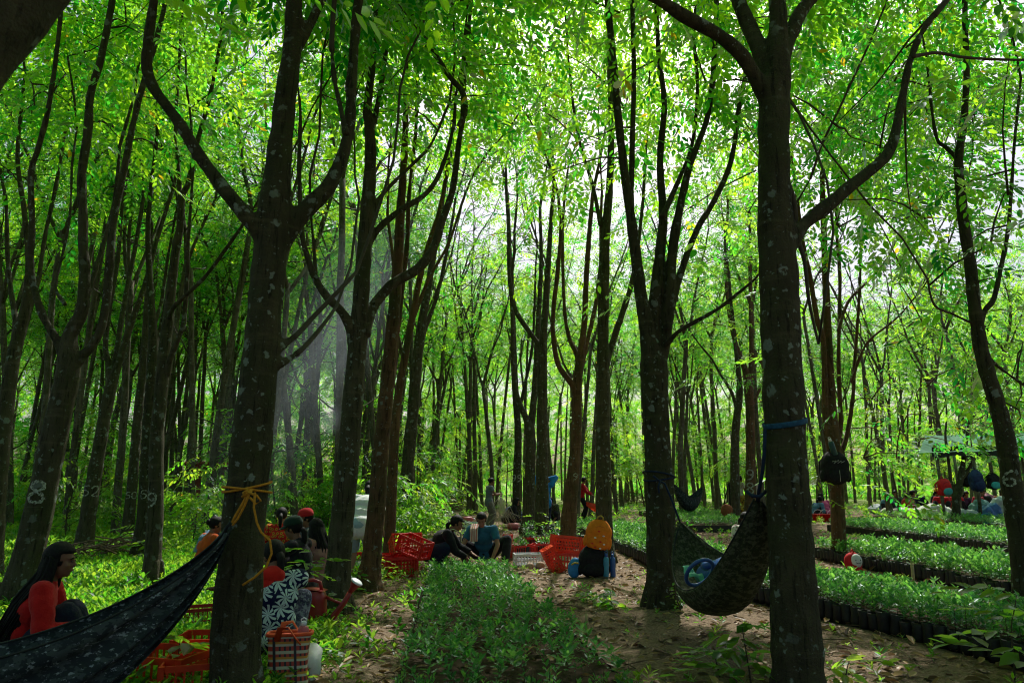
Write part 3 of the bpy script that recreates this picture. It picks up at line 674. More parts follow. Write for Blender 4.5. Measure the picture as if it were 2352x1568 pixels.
T9_tree, T9_w = hero(None, 'straight tree painted 9 in the undergrowth', 10.2, [
    [(349, 1334, 56), (352, 1270, 42), (358, 1150, 38), (360, 1009, 34), (370, 900, 33), (378, 800, 30), (386, 740, 28), (394, 657, 24), (406, 560, 21), (414, 520, 19), (418, 453, 18), (433, 420, 13), (450, 336, 12), (470, 269, 11), (490, 185, 10), (507, 84, 9), (512, 0, 8)],
    [(414, 470, 14), (410, 386, 10), (403, 302, 9), (408, 200, 9), (414, 100, 8), (418, 0, 7)],
    [(382, 860, 20), (391, 825, 15), (412, 770, 13), (422, 739, 13), (430, 638, 11), (432, 560, 9), (440, 450, 8)],
    [(390, 735, 14), (400, 705, 11), (469, 638, 10), (527, 560, 9), (555, 520, 8), (600, 450, 6)],
], 'grey', [0, 0.3, -0.4, -1.5], crown_z=7.0, number=[('9', 350, 1148, 40, 30, -0.12)], seed=27)
hero(None, 'dim tree painted 5 half hidden by the tree painted 9', 13.0, [
    [(326, 1245, 50), (332, 1180, 36), (338, 1050, 32), (346, 920, 30), (352, 820, 28), (350, 740, 20), (344, 640, 16), (340, 520, 13), (350, 400, 10)],
    [(352, 830, 16), (372, 740, 12), (392, 640, 10), (410, 540, 8)],
], 'dark', [0, 0.5], crown_z=8, number=[('5', 331, 1135, 36, 17, 0.0)], seed=28)
hero(None, 'tree painted 50 among the dim trunks left of centre', 17.0, [
    [(292, 1225, 34), (300, 1150, 27), (310, 1040, 25), (318, 940, 23), (330, 830, 20), (338, 700, 16), (345, 560, 12)],
    [(328, 850, 12), (345, 780, 10), (372, 690, 9)],
], 'grey', [0, 0.4], crown_z=8, number=[('50', 301, 1137, 27, 14, 0.0)], seed=29)
hero(None, 'leaning tree at the left edge forking above the tree painted 8', 11.0, [
    [(-14, 1270, 50), (-6, 1150, 44), (8, 1000, 40), (26, 850, 36), (46, 760, 32), (60, 700, 26), (66, 600, 17), (55, 480, 14), (40, 360, 12), (52, 230, 9)],
    [(48, 780, 22), (30, 700, 15), (18, 600, 12), (14, 470, 10), (2, 400, 9)],
    [(56, 730, 18), (86, 650, 13), (104, 540, 11), (128, 430, 10), (150, 300, 8)],
], 'grey', [0, 0.4, 0.3], crown_z=7.5, seed=30, extra_cl=boughs(16, -20, 200, 100, 560, 10, 14, 20))
hero(None, 'reddish tree painted 98 beside the far woman', 26.0, [
    [(1722, 1188, 30), (1724, 1110, 25), (1724, 1000, 22), (1721, 900, 20), (1712, 850, 15), (1690, 790, 11), (1672, 700, 9), (1665, 560, 7)],
    [(1722, 920, 14), (1726, 800, 12), (1724, 680, 10), (1722, 560, 8)],
    [(1726, 940, 9), (1742, 900, 7), (1765, 850, 5)],
], 'red', [0, 0.4, 0.3], crown_z=9, number=[('9', 1723, 1091, 25, 23, 0.0), ('8', 1723, 1121, 25, 23, 0.0)], seed=31, extra_cl=boughs(26, 1560, 1860, 260, 900, 21, 27, 17))
hero(None, 'greenish tree standing in the seedling bed left of the tree painted 98', 24.0, [
    [(1685, 1196, 34), (1688, 1120, 24), (1688, 1030, 21), (1692, 960, 18), (1700, 900, 14), (1690, 800, 10), (1680, 700, 8)],
    [(1694, 950, 10), (1680, 900, 8), (1655, 860, 6)],
], 'grey', [0, 0.4], crown_z=9, seed=32, extra_cl=boughs(22, 1430, 1740, 300, 800, 20, 25, 18))
# the blurred leaning limb that crosses the top left corner, very close to the lens
hero(None, 'blurred leaning trunk crossing the top left corner', 1.5, [
    [(-560, 790, 235), (-300, 430, 225), (-83, 151, 212), (82, -64, 205), (240, -270, 195)],
], 'dark', [0.3], crown_z=4.0, seed=33, voxel=0.02)
# ------------------------------------------------------------------ ground
from mathutils import noise as mnoise
def ground_z(x, y):
    z = 0.05 * mnoise.noise(Vector((x * 0.45, y * 0.45, 3.1))) + 0.02 * mnoise.noise(Vector((x * 1.7, y * 1.7, 1.7)))
    jx, jy = J_tree.location.x, J_tree.location.y
    d2 = (x - jx) ** 2 + (y - jy) ** 2; z += 0.10 * math.exp(-d2 / 0.8)
    return z * math.exp(-max(0, y - 60) / 40) - 0.02
def axis_pts(lo, hi, fine_lo, fine_hi, step, grow=1.18):
    a = list(np.arange(fine_lo, fine_hi, step)); s = step; v = a[-1]
    while v < hi: s *= grow; v += s; a.append(v)
    s = step; v = fine_lo; b = []
    while v > lo: s *= grow; v -= s; b.append(v)
    return b[::-1] + a
xs = axis_pts(-1500, 1500, -12, 14, 0.16); ys = axis_pts(-300, 2000, 3.5, 32, 0.16)
mb = MB(); mb.v = [(x, y, ground_z(x, y)) for y in ys for x in xs]
nx = len(xs); mb.f = [[j * nx + i, j * nx + i + 1, (j + 1) * nx + i + 1, (j + 1) * nx + i] for j in range(len(ys) - 1) for i in range(nx - 1)]; mb.m = [0] * len(mb.f)
def ground_material():
    m, nt, out = nodes('forest_floor')
    b = N(nt, 'ShaderNodeBsdfPrincipled'); nt.links.new(b.outputs[0], out.inputs[0]); b.inputs['Roughness'].default_value = 0.95; b.inputs['Specular IOR Level'].default_value = 0.15
    co = objco(nt); n1 = noise_tex(nt, co, 0.8, 6); n2 = noise_tex(nt, co, 7, 6); n3 = noise_tex(nt, co, 45, 5)
    soil = mixc(nt, n2, (0.045, 0.026, 0.014), (0.27, 0.175, 0.11))
    soil = mixc(nt, ramp(nt, n3, [(0.35, 0.0), (0.75, 0.7)]), soil, (0.50, 0.38, 0.27))
    green = mixc(nt, n2, (0.035, 0.06, 0.018), (0.10, 0.12, 0.04))
    sx = N(nt, 'ShaderNodeSeparateXYZ'); nt.links.new(co, sx.inputs[0])
    # the left of the path is overgrown, the far clearing's sunlight is put into a paler colour
    ad = N(nt, 'ShaderNodeMath', operation='MULTIPLY_ADD'); nt.links.new(n1, ad.inputs[0]); ad.inputs[1].default_value = 3.0; nt.links.new(sx.outputs[0], ad.inputs[2])
    left = ramp(nt, ad.outputs[0], [(0.0, 1.0), (0.6, 0.0)])
    mr = N(nt, 'ShaderNodeMapRange'); nt.links.new(ad.outputs[0], mr.inputs[0]); mr.inputs[1].default_value = -1.6; mr.inputs[2].default_value = -0.6; mr.inputs[3].default_value = 1; mr.inputs[4].default_value = 0
    c = mixc(nt, mr.outputs[0], soil, green)
    far = N(nt, 'ShaderNodeMapRange'); nt.links.new(sx.outputs[1], far.inputs[0]); far.inputs[1].default_value = 34; far.inputs[2].default_value = 60
    dry = mixc(nt, n2, (0.16, 0.26, 0.06), (0.42, 0.48, 0.18))  # pale grass tone stands for full sun on the clearing
    c = mixc(nt, far.outputs[0], c, dry)
    nt.links.new(c, b.inputs['Base Color'])
    sm = N(nt, 'ShaderNodeMath', operation='MULTIPLY_ADD'); nt.links.new(n3, sm.inputs[0]); sm.inputs[1].default_value = 0.5; nt.links.new(n2, sm.inputs[2])
    nt.links.new(bump(nt, sm.outputs[0], 1.0, 0.09), b.inputs['Normal'])
    return m
ground = mb.build('ground', ground_material()); tag(ground, kind='structure')

# ------------------------------------------------------------------ the plantation behind
fr = random.Random(5)
def ok(x, y, dmin):
    return all((x - a) ** 2 + (y - b) ** 2 > dmin * dmin for a, b in TREE_POS)
MID = [  # trunks one can pick out: photo x, photo y of the foot, kind, scale, label
    (22, 1215, 4, 0.95), (72, 1222, 2, 0.95), (112, 1205, 7, 0.9), (150, 1200, 5, 1.0), (262, 1195, 3, .9), (395, 1200, 1, .9), (420, 1192, 5, 1.0), (452, 1188, 0, .95), (478, 1185, 2, 1.), (508, 1184, 5, 1.), (655, 1204, 7, .9), (692, 1196, 0, 1.0), (712, 1186, 5, 1.0), (758, 1176, 4, 1.1),
    (960, 1190, 0, 1.), (985, 1182, 2, 1.), (1076, 1180, 4, .95), (1093, 1180, 0, 1.), (1108, 1166, 2, 1.), (1140, 1168, 7, 1.), (1205, 1168, 5, 1.), (1275, 1160, 2, 1.), (1355, 1186, 6, 1.1), (1425, 1160, 1, .9), (1575, 1184, 1, .8), (1600, 1181, 4, .8), (1620, 1166, 6, 1.), (1640, 1162, 0, .9), (1760, 1176, 2, .9), (1795, 1172, 7, .9),
    (2000, 1172, 0, .9), (2055, 1165, 1, .9), (2290, 1168, 6, 1.2), (2330, 1166, 2, .9), (1880, 1160, 3, .9)]
for i, (px, py, k, s) in enumerate(MID):
    g = G(px, py); x, y = g.x, g.y
    side = 'left of the thick rope tree' if px < 520 else 'in the smoky gap behind the watering can tree' if px < 800 else 'behind the people working on the central bed' if px < 1450 else 'behind the two hammock trees' if px < 1860 else 'behind the group on the far right'
    far_tree(x, y, 'slim forked plantation tree ' + side, 'plantation trees ' + side, k, s, r=fr)
LB = {'left': ('slim tree in the dense stand behind the undergrowth on the left', 'trees of the dense left stand'),
      'mid': ('slim tree standing before the bright clearing in the middle distance', 'trees before the bright clearing'),
      'right': ('slender tree in the open stand beyond the right seedling beds', 'trees beyond the right beds'),
      'out': ('unseen plantation tree beyond the view, added to shade it', 'unseen plantation trees added for shade beyond the view')}
def scatter(n, xr, yr, dmin, lab, test):
    c = 0; tries = 0
    while c < n and tries < n * 60:
        tries += 1; y = fr.uniform(*yr); x = fr.uniform(*xr)
        if not test(x, y) or not ok(x, y, dmin): continue
        far_tree(x, y, LB[lab][0], LB[lab][1], r=fr, lean=(fr.gauss(0, 0.03), fr.gauss(0, 0.03))); c += 1
wedge = lambda x, y: abs(x) < 0.80 * y + 1
scatter(150, (-42, -3.5), (17, 50), 1.45, 'left', lambda x, y: wedge(x, y) and x < -0.06 * y - 1.8)
scatter(58, (-8, 16), (27, 62), 1.8, 'mid', lambda x, y: wedge(x, y) and abs(x - 0.06 * y) > 0.0)
scatter(58, (9, 46), (29, 62), 2.2, 'right', lambda x, y: wedge(x, y) and x > 0.16 * y + 3)
# unseen trees added beyond the frame to shade it
scatter(14, (-30, -7), (-2, 22), 3.2, 'out', lambda x, y: x < -0.84 * y - 2.5)
scatter(14, (6, 32), (-2, 26), 3.4, 'out', lambda x, y: x > 0.84 * y + 2.5)
scatter(16, (-16, 16), (-14, 0.5), 3.2, 'out', lambda x, y: x * x + y * y > 9)

# the far edge of the wood
def far_wood(name, arcs, label, seed, dens, hmax, size=2.2):
    r = np.random.default_rng(seed); cl = []
    for (x0, y0, x1, y1) in arcs:
        n = int(math.hypot(x1 - x0, y1 - y0) * dens)
        t = r.random(n); z = r.uniform(0.0, 1, n) ** 1.0 * hmax * (0.75 + 0.25 * np.sin(t * 23 + seed))
        cl.append(np.stack([x0 + (x1 - x0) * t + r.normal(0, 1.5, n), y0 + (y1 - y0) * t + r.normal(0, 2.0, n), z], -1))
    V, t = crown_leaves(np.concatenate(cl), 9, 0.8, seed, size, templates=SPRAYS)
    o = link(name, leaf_mesh(name, V, t), None, [LEAF]); return tag(o, label, 'wood', kind='stuff')
far_wood('distant_wood', [(-75, 56, -20, 66), (-20, 66, -3, 78)], 'leafy mass of the wood closing the view on the left', 41, 34, 19)
far_wood('distant_wood', [(18, 80, 46, 66), (46, 66, 62, 50)], 'leafy mass of the wood closing the view on the right', 42, 28, 18)
far_wood('distant_wood', [(-6, 84, 20, 86)], 'pale sunlit mass of leaves beyond the middle clearing', 43, 26, 22)
far_wood('distant_wood', [(-20, 62, 14, 66), (14, 66, 40, 60)], 'low sunlit thicket along the far side of the clearing', 44, 5, 2.4, 1.5)

# ------------------------------------------------------------------ young trees and shrubs under the plantation
def sapling_kind(seed, H, n, lo, spread, per):
    r = random.Random(seed); mb = MB(); cl = []
    pts, rad = wiggle((0, 0, -0.1), (r.gauss(0, .06), r.gauss(0, .06), 1), H, 9, 0.012 + 0.006 * H, 0.006, r, 0.07, 0.04); mb.tube(pts, rad, 7)
    for i in range(n):
        k = r.randint(2, 9); q = pts[k]
        if q.z < lo: q = q + Vector((0, 0, lo - q.z + 0.2))
        a = r.uniform(0, 6.28); L = spread * r.uniform(0.4, 1.0)
        bp, br = wiggle(q, (math.cos(a), math.sin(a), r.uniform(0.1, 0.7)), L, 4, rad[min(k, len(rad) - 1)] * 0.5, 0.004, r, 0.15, 0.0); mb.tube(bp, br, 5)
        cl += [bp[-1], bp[2]]
    V, t = crown_leaves(cl, per, 0.24, seed, 1.05)
    cr = leaf_mesh('foliage', V, t); cr.materials.append(LEAF_LOW)
    st = mb.mesh('stem'); st.materials.append(TWIG); return st, cr
SAPS = [sapling_kind(500 + i, h, n, lo, s, p) for i, (h, n, lo, s, p) in enumerate(((4.5, 16, 1.4, 1.5, 4), (5.5, 18, 2.0, 1.7, 4), (3.2, 14, 0.6, 1.1, 4), (1.8, 12, 0.25, 0.8, 4), (1.3, 12, 0.1, 0.7, 4)))]
def sapling(k, x, y, s, label, group, name='sapling', cat='young tree'):
    t = empty(name, (x, y, 0), label, cat, group, fr.uniform(0, 6.28)); t.scale = (s, s, s)
    link('stem', SAPS[k][0], t); link('foliage', SAPS[k][1], t); return t
def scatter_sap(n, kinds, xr, yr, lab, grp, test, name='sapling', cat='young tree'):
    c = 0; tr = 0
    while c < n and tr < n * 50:
        tr += 1; y = fr.uniform(*yr); x = fr.uniform(*xr)
        if not wedge(x, y) or not test(x, y) or not ok(x, y, 0.5): continue
        sapling(fr.choice(kinds), x, y, fr.uniform(0.8, 1.2), lab, grp, name, cat); c += 1
scatter_sap(20, (0, 1, 2), (-38, -4), (18, 48), 'leafy young tree among the trunks of the left stand', 'young trees of the left stand', lambda x, y: x < -0.06 * y - 2.5)
scatter_sap(26, (0, 1), (-8, 14), (30, 60), 'pale green young tree before the middle clearing', 'young trees before the clearing', lambda x, y: True)
scatter_sap(26, (0, 1), (10, 44), (28, 58), 'leafy young tree in the stand beyond the right beds', 'young trees beyond the right beds', lambda x, y: x > 0.2 * y + 3)
scatter_sap(24, (3, 4), (-24, -4.5), (14, 30), 'dark leafy shrub at the feet of the left trunks', 'shrubs under the left stand', lambda x, y: x < -0.08 * y - 2.6, 'shrub', 'shrub')
for px, py, k, s in ((935, 1215, 3, 1.2), (960, 1195, 3, 1.3), (1000, 1178, 2, 1.0), (905, 1190, 2, 1.0), (985, 1160, 0, 1.0), (1015, 1170, 3, 1.3), (880, 1225, 4, 1.2), (950, 1232, 4, 1.1)):
    g = G(px, py); sapling(k, g.x, g.y, s, 'bright leafy shrub round the creeper-hung tree left of centre', 'shrubs round the creeper tree', 'shrub', 'shrub')
# ------------------------------------------------------------------ seedling beds and ground cover
SOIL = plain('potting_soil', (0.055, 0.036, 0.022), 0.95, 0.5, 18, 0.1, bmp=0.6)
BAG = plain('black_polybag', (0.009, 0.009, 0.009), 0.5, 0.4, 20, 0.5, bmp=0.5)
def upright(n, H, leaf, seed, width=1.05):
    """small plant: leaves round an upright stem"""
    r = np.random.default_rng(seed); t = (np.arange(n) + 0.5) / n
    az = np.arange(n) * 2.4 + r.normal(0, 0.3, n); el = R(10) + R(45) * t + r.normal(0, 0.15, n)
    ln = leaf * (0.7 + 0.5 * np.sin(np.pi * t)) * r.uniform(0.8, 1.2, n)
    v = (LEAF_T * np.array([1, width, 1.4]))[None] * ln[:, None, None]
    M = rot_z(az) @ rot_y(-el) @ rot_x(r.normal(0, 0.35, n))
    org = np.stack([r.normal(0, 0.006, n), r.normal(0, 0.006, n), H * (0.25 + 0.75 * t)], -1)
    return np.einsum('nij,nkj->nki', M, v) + org[:, None, :]
SEEDT = [upright(r_, h, l, 60 + i) for i, (r_, h, l) in enumerate(((7, .14, .066), (6, .12, .062), (9, .16, .068), (6, .10, .058), (8, .15, .066), (9, .18, .064)))]
HERBT = [upright(r_, h, l, 80 + i, wd) for i, (r_, h, l, wd) in enumerate(((6, .05, .05, 1.2), (7, .07, .06, .9), (5, .04, .045, 1.3), (9, .10, .06, .8), (8, .09, .08, .6)))]
def spread_plants(T, pts, seed, smin=0.75, smax=1.25, tilt=0.12, sc_=None):
    r = np.random.default_rng(seed); n = len(pts)
    s = r.uniform(smin, smax, n) if sc_ is None else sc_ * r.uniform(smin, smax, n)
    V, who = place(T, np.asarray(pts), r.uniform(0, 6.28, n), r.normal(0, tilt, n), r.normal(0, tilt, n), s, seed)
    tt = np.clip(r.uniform(0, 0.95, n)[who] + r.normal(0, 0.12, len(who)), 0, 0.97)
    return V, tt
# meshes of single potted seedlings
POT = []
for i in range(6):
    V, t = spread_plants([SEEDT[i]], [(0, 0, 0.17)], 90 + i)
    pl = leaf_mesh('plant', V, t, MB().tube([(0, 0, 0.15), (0.004, 0, 0.3), (0, 0.004, 0.17 + 0.2)], [0.003, 0.0025, 0.001], 5, 1)); pl.materials.append(LEAF_SEED); pl.materials.append(TWIG)
    b = MB(); r = random.Random(i)
    b.lathe([(0.052, 0.0), (0.058, 0.05), (0.055, 0.12), (0.060, 0.185), (0.056, 0.19), (0.053, 0.172)], seg=12)
    bg_ = b.mesh('bag'); displace_noise(bg_, 0.006, 25, i); bg_.materials.append(BAG)
    so = MB().lathe([(0.054, 0.165), (0.03, 0.176), (0.004, 0.18)], seg=10).mesh('soil'); so.materials.append(SOIL)
    POT.append((bg_, so, pl))
npot = 0
def potted(x, y, label, group, s=1.0, z=0.0):
    global npot
    npot += 1; k = fr.randrange(6)
    t = empty('potted_seedling', (x, y, z), label, 'seedling', group, fr.uniform(0, 6.28)); t.scale = (s, s, s * fr.uniform(0.85, 1.1)); t.rotation_euler[0] = fr.gauss(0, .05); t.rotation_euler[1] = fr.gauss(0, .05)
    for nm, me in zip(('bag', 'soil', 'plant'), POT[k]): link(nm, me, t)
    return t
def bed(name, label, L0, L1, w0, w1, seed, edge_label=None, edge_group=None, edge_from=0.0, edge_to=1.0, front=False, density=170, nind=0, h=0.17, tall=1.0):
    """L0 -> L1 is the left edge of the bed on the ground (near end first); the bed lies to its right"""
    a, b = Vector((*L0, 0)), Vector((*L1, 0)); d = (b - a); ln = d.length; d.normalize(); n = Vector((d.y, -d.x, 0))
    r = np.random.default_rng(seed); W = (w0 + w1) / 2; N_ = int(ln * W * density)
    u = r.random(N_); v = r.random(N_)
    wd = w0 + (w1 - w0) * u
    edge = edge_label is not None
    off = 0.11 if edge else 0.0
    px = a.x + d.x * u * ln + n.x * (off + v * (wd - off)); py = a.y + d.y * u * ln + n.y * (off + v * (wd - off))
    pts = np.stack([px, py, np.full(N_, h) + r.normal(0, 0.012, N_)], -1)
    order = np.argsort(py); pts = pts[order]
    if nind:
        for p in pts[:nind]: potted(p[0], p[1], 'leafy potted seedling in the near part of the central bed', 'seedlings in the near part of the central bed', tall, -0.15)
        pts = pts[nind:]
    if edge:     # leaves that hang over the edge row
        k = int(ln / .07); fq = r.random(k); pts = np.concatenate([pts, np.stack([a.x + d.x * ln * fq + n.x * r.normal(.05, .03, k), a.y + d.y * ln * fq + n.y * r.normal(.05, .03, k), np.full(k, h - .01)], -1)])
    pts = pts[np.array([mnoise.noise(Vector((q[0] * 2.2, q[1] * 2.2, seed))) > -0.42 for q in pts])]
    V, t = spread_plants(SEEDT, pts, seed, 0.65 * tall, 1.45 * tall)
    mb = MB(); nu, nv = max(8, int(ln / 0.15)), max(4, int(W / 0.15))
    def top(i, j):
        wv = w0 + (w1 - w0) * i; o = (0.07 if edge else 0.0)
        p = a + d * (i * ln) + n * (o + j * (wv - o)); return (p.x, p.y, h - 0.012 + 0.03 * mnoise.noise(Vector((p.x * 9, p.y * 9, 1))))
    mb.grid(top, nu, nv, 1)
    for s0, s1 in (((0, 0), (1, 0)), ((1, 0), (1, 1)), ((1, 1), (0, 1)), ((0, 1), (0, 0))):
        q = [Vector(top(*s0)), Vector(top(*s1))]
        K = max(4, int((q[1] - q[0]).length / 0.06)); vs = []
        for i in range(K + 1):
            p = q[0].lerp(q[1], i / K); o = n * (0.012 * math.sin(i * 2.1)) + d * (0.012 * math.sin(i * 2.1))
            vs.append((p.x + o.x, p.y + o.y, h + 0.004)); vs.append((p.x + o.x * 0.5, p.y + o.y * 0.5, -0.08))
        mb.add(vs, [[2 * i, 2 * i + 1, 2 * i + 3, 2 * i + 2] for i in range(K)], 2)
    me = leaf_mesh(name, V, t)
    o = link(name, None or me, None, [LEAF_SEED]); tag(o, label, 'seedling bed', kind='stuff')
    base = mb.build('bed_soil', [SOIL, SOIL, BAG], o)
    if edge:
        k = int(ln / 0.118)
        for i in range(k):
            f = (i + 0.5) / k
            if f < edge_from or f > edge_to: continue
            p = a + d * (f * ln) + n * (0.05 + fr.uniform(-0.008, 0.008)); potted(p.x, p.y, edge_label, edge_group, fr.uniform(0.96, 1.06))
    return o
bed('seedling_bed', 'wide bed of glossy seedlings running up the middle of the picture', (-0.72, 4.2), (-1.32, 11.6), 1.66, 1.15, 61, density=105, nind=130, h=0.03, tall=0.85)
bed('seedling_bed', 'nearest right-hand bed of potted seedlings beside the thickest tree', (4.22, 4.5), (2.75, 9.2), 1.5, 1.4, 62, 'black bag seedling in the edge row of the nearest right bed', 'edge row of the nearest right bed', tall=0.88, density=190)
bed('seedling_bed', 'second right-hand bed of potted seedlings behind the tree with the backpack', (6.3, 6.6), (5.75, 13.6), 1.7, 1.6, 63, 'black bag seedling in the edge row of the second right bed', 'edge row of the second right bed', edge_from=0.15)
bed('seedling_bed', 'sunlit third bed of seedlings on the right', (10.2, 10), (9.3, 21), 2.2, 2.0, 64, 'black bag seedling in the edge row of the sunlit third bed', 'edge row of the sunlit third bed', edge_from=0.3, edge_to=0.72)
bed('seedling_bed', 'farthest right bed of seedlings in front of the white sacks', (14.4, 17), (13.6, 26.5), 2.2, 2.0, 65, density=60)
bed('seedling_bed', 'bed of seedlings between the orange backpack and the hammock tree', (2.42, 11.6), (1.75, 20.5), 1.15, 1.5, 66, 'black bag seedling in the edge row behind the orange backpack', 'edge row behind the orange backpack', edge_to=0.42)
bed('seedling_bed', 'distant bed of seedlings beyond the hammock tree', (5.3, 20.6), (5.6, 31), 2.4, 2.4, 67, density=55)

# low green plants of the forest floor
def field(n, xr, yr, test, T, seed, z=0.0, smin=.7, smax=1.4, thin=0.0, sf=3.0):
    r = np.random.default_rng(seed); pts = []
    while len(pts) < n:
        x, y = r.uniform(*xr), r.uniform(*yr)
        if not test(x, y): continue
        if thin and mnoise.noise(Vector((x * sf * 0.3, y * sf * 0.3, seed))) < thin - 0.5 * r.random(): continue
        pts.append((x, y, ground_z(x, y) + z))
    return spread_plants(T, pts, seed, smin, smax, 0.2)
left_of_path = lambda x, y: -0.86 * y - 1.5 < x < -1.15 - 0.10 * y + 0.25 * math.sin(y * 1.3) 
parts = [field(30000, (-13, -1), (4.6, 15), left_of_path, HERBT, 71, thin=0.1, smax=1.6),
         field(13000, (-26, -2), (14, 30), left_of_path, HERBT, 72, smin=1.1, smax=2.2, thin=0.1),
         field(900, (-10, -2.5), (5, 15), left_of_path, SEEDT, 73, z=-0.04, smin=.9, smax=1.7, thin=0.35)]
V = np.concatenate([p[0] for p in parts]); t = np.concatenate([p[1] for p in parts])
o = link('undergrowth', leaf_mesh('undergrowth', V, t), None, [LEAF_LOW]); tag(o, 'bright low herbs covering the ground left of the path', 'undergrowth', kind='stuff')
parts = [field(650, (-2.5, 4.5), (5, 24), lambda x, y: True, HERBT, 74, thin=0.42, smin=.6, smax=1.2),
         field(260, (-2.6, -1.0), (5, 13), lambda x, y: True, SEEDT, 77, z=-0.05, thin=0.25),
         field(2600, (-8, 26), (20, 45), lambda x, y: wedge(x, y) and not (-2.2 < x + 0.05 * (y - 20) < 1.6 and y < 30), HERBT, 75, smin=1.4, smax=2.6, thin=0.3),
         field(900, (4.3, 12), (6, 24), lambda x, y: True, HERBT, 76, thin=0.5)]
V = np.concatenate([p[0] for p in parts]); t = np.concatenate([p[1] for p in parts])
o = link('undergrowth', leaf_mesh('undergrowth', V, t), None, [LEAF_LOW]); tag(o, 'scattered weeds on the bare soil of the path and between the beds', 'undergrowth', kind='stuff')
# fallen leaves
LIT = leaf_mat('leaf_litter', (0.07, 0.035, 0.016), (0.42, 0.27, 0.11), (0.12, 0.06, 0.02), (0.3, 0.17, 0.03), yellow=False, tfac=0.15)
r = np.random.default_rng(78); n = 15000
x = r.uniform(-9, 9, n); y = 4.8 + r.random(n) ** 1.4 * 18
pos = np.stack([x, y, np.array([ground_z(a, b) for a, b in zip(x, y)]) + 0.016], -1)
one = [LEAF_T[None] * np.array([1, .95, 2.0])]
V, who = place(one, pos, r.uniform(0, 6.28, n), r.normal(0, .35, n), r.normal(0, .4, n), r.uniform(.04, .15, n), 5)
o = link('leaf_litter', leaf_mesh('leaf_litter', V, r.random(len(V))), None, [LIT]); tag(o, 'dry fallen leaves strewn over the soil of the path', 'fallen leaves', kind='stuff')

# single young plants one can pick out in the foreground
def pinnate(n, L, leaf, seed): return spray(n, L, leaf, seed, droop=0.5)
def young_plant(px, py, H, fronds, label, seed, leaf=0.10, L=0.4, mat=LEAF_LOW, z=0.0, Y=None):
    b = G(px, py) if Y is None else P(px, py, Y); b.z = ground_z(b.x, b.y) - 0.01 if Y is None else 0
    r = random.Random(seed); t = empty('young_plant', b, label, 'young plant'); mb = MB()
    pts, rad = wiggle((0, 0, -0.03), (r.gauss(0, .1), r.gauss(0, .1), 1), H, 7, 0.008, 0.003, r, 0.1, 0.0); mb.tube(pts, rad, 6)
    mb.build('stem', TWIG, t)
    n = fronds; pos = np.array([list(pts[min(7, 2 + (i * 6) // n)]) for i in range(n)]); rr = np.random.default_rng(seed)
    V, who = place([pinnate(9, L, leaf, seed + q) for q in range(3)], pos, np.arange(n) * 2.4 + rr.normal(0, .3, n), rr.uniform(-.55, .0, n), rr.normal(0, .25, n), rr.uniform(.8, 1.2, n), seed)
    link('foliage', leaf_mesh('foliage', V, np.clip(rr.normal(.5, .2, len(V)), 0, .97)), t, [mat]); return t
young_plant(690, 1425, 0.75, 10, 'leafy sapling growing in front of the person in pink', 1, .12, .42)
young_plant(640, 1478, 0.30, 5, 'small seedling on the soil right of the palm-print shirt', 2, .10, .25)
young_plant(705, 1525, 0.22, 5, 'seedling with dark leaves on bare soil under the red watering can', 3, .12, .2)
young_plant(815, 1330, 0.30, 7, 'leafy weed at the foot of the straight reddish tree', 4, .10, .3)
young_plant(880, 1330, 0.42, 7, 'yellow-green sapling in front of the red crate stack', 5, .08, .35)
young_plant(790, 1360, 0.35, 6, 'pale weed between the watering can tree and the path', 6, .09, .3)
young_plant(1370, 1385, 0.18, 5, 'tiny seedling on the sunlit path below the backpacks', 7, .07, .15)
young_plant(1262 + 85, 1378, 0.14, 5, 'tiny bright seedling on the path left of the others', 8, .07, .14)
young_plant(1405, 1395, 0.22, 5, 'broad-leaved seedling on the path left of the hammock tree', 9, .11, .15)
young_plant(1565, 1412, 0.42, 4, 'thin grey seedling at the right foot of the hammock tree', 10, .06, .25)
young_plant(1725, 1575, 0.42, 9, 'leafy sapling at the bottom edge left of the thickest tree', 11, .13, .42)
young_plant(1655, 1555, 0.25, 6, 'low sapling on the shaded path near the bottom edge', 12, .10, .3)
young_plant(408, 1575, 0.38, 7, 'heart-leaved weed in front of the red crates at the bottom left', 13, .15, .22)
young_plant(2330, 1560, 0.65, 10, 'dark sapling at the right corner in front of the nearest right bed', 14, .13, .4)
young_plant(1930, 1600, 0.30, 7, 'sapling at the bottom edge right of the thickest tree', 15, .11, .35)
young_plant(1225, 1245, 0.75, 6, 'grey-leaved young shrub among the potted seedlings', 16, .08, .3)
young_plant(1290, 1250, 0.65, 6, 'drooping yellowish shrub beside the reddish forked tree', 17, .09, .4)
young_plant(2050, 1305, 0.35, 7, 'sapling on the path right of the red and white bag', 18, .12, .4)
young_plant(430, 1245, 0.6, 8, 'tall sunny weed beside the person in orange', 19, .12, .4)
young_plant(325, 1290, 0.5, 8, 'sunny weed left of the tree painted 9', 20, .12, .35)
young_plant(270, 1270, 0.55, 8, 'sunny weed right of the tree painted 52', 21, .11, .35)
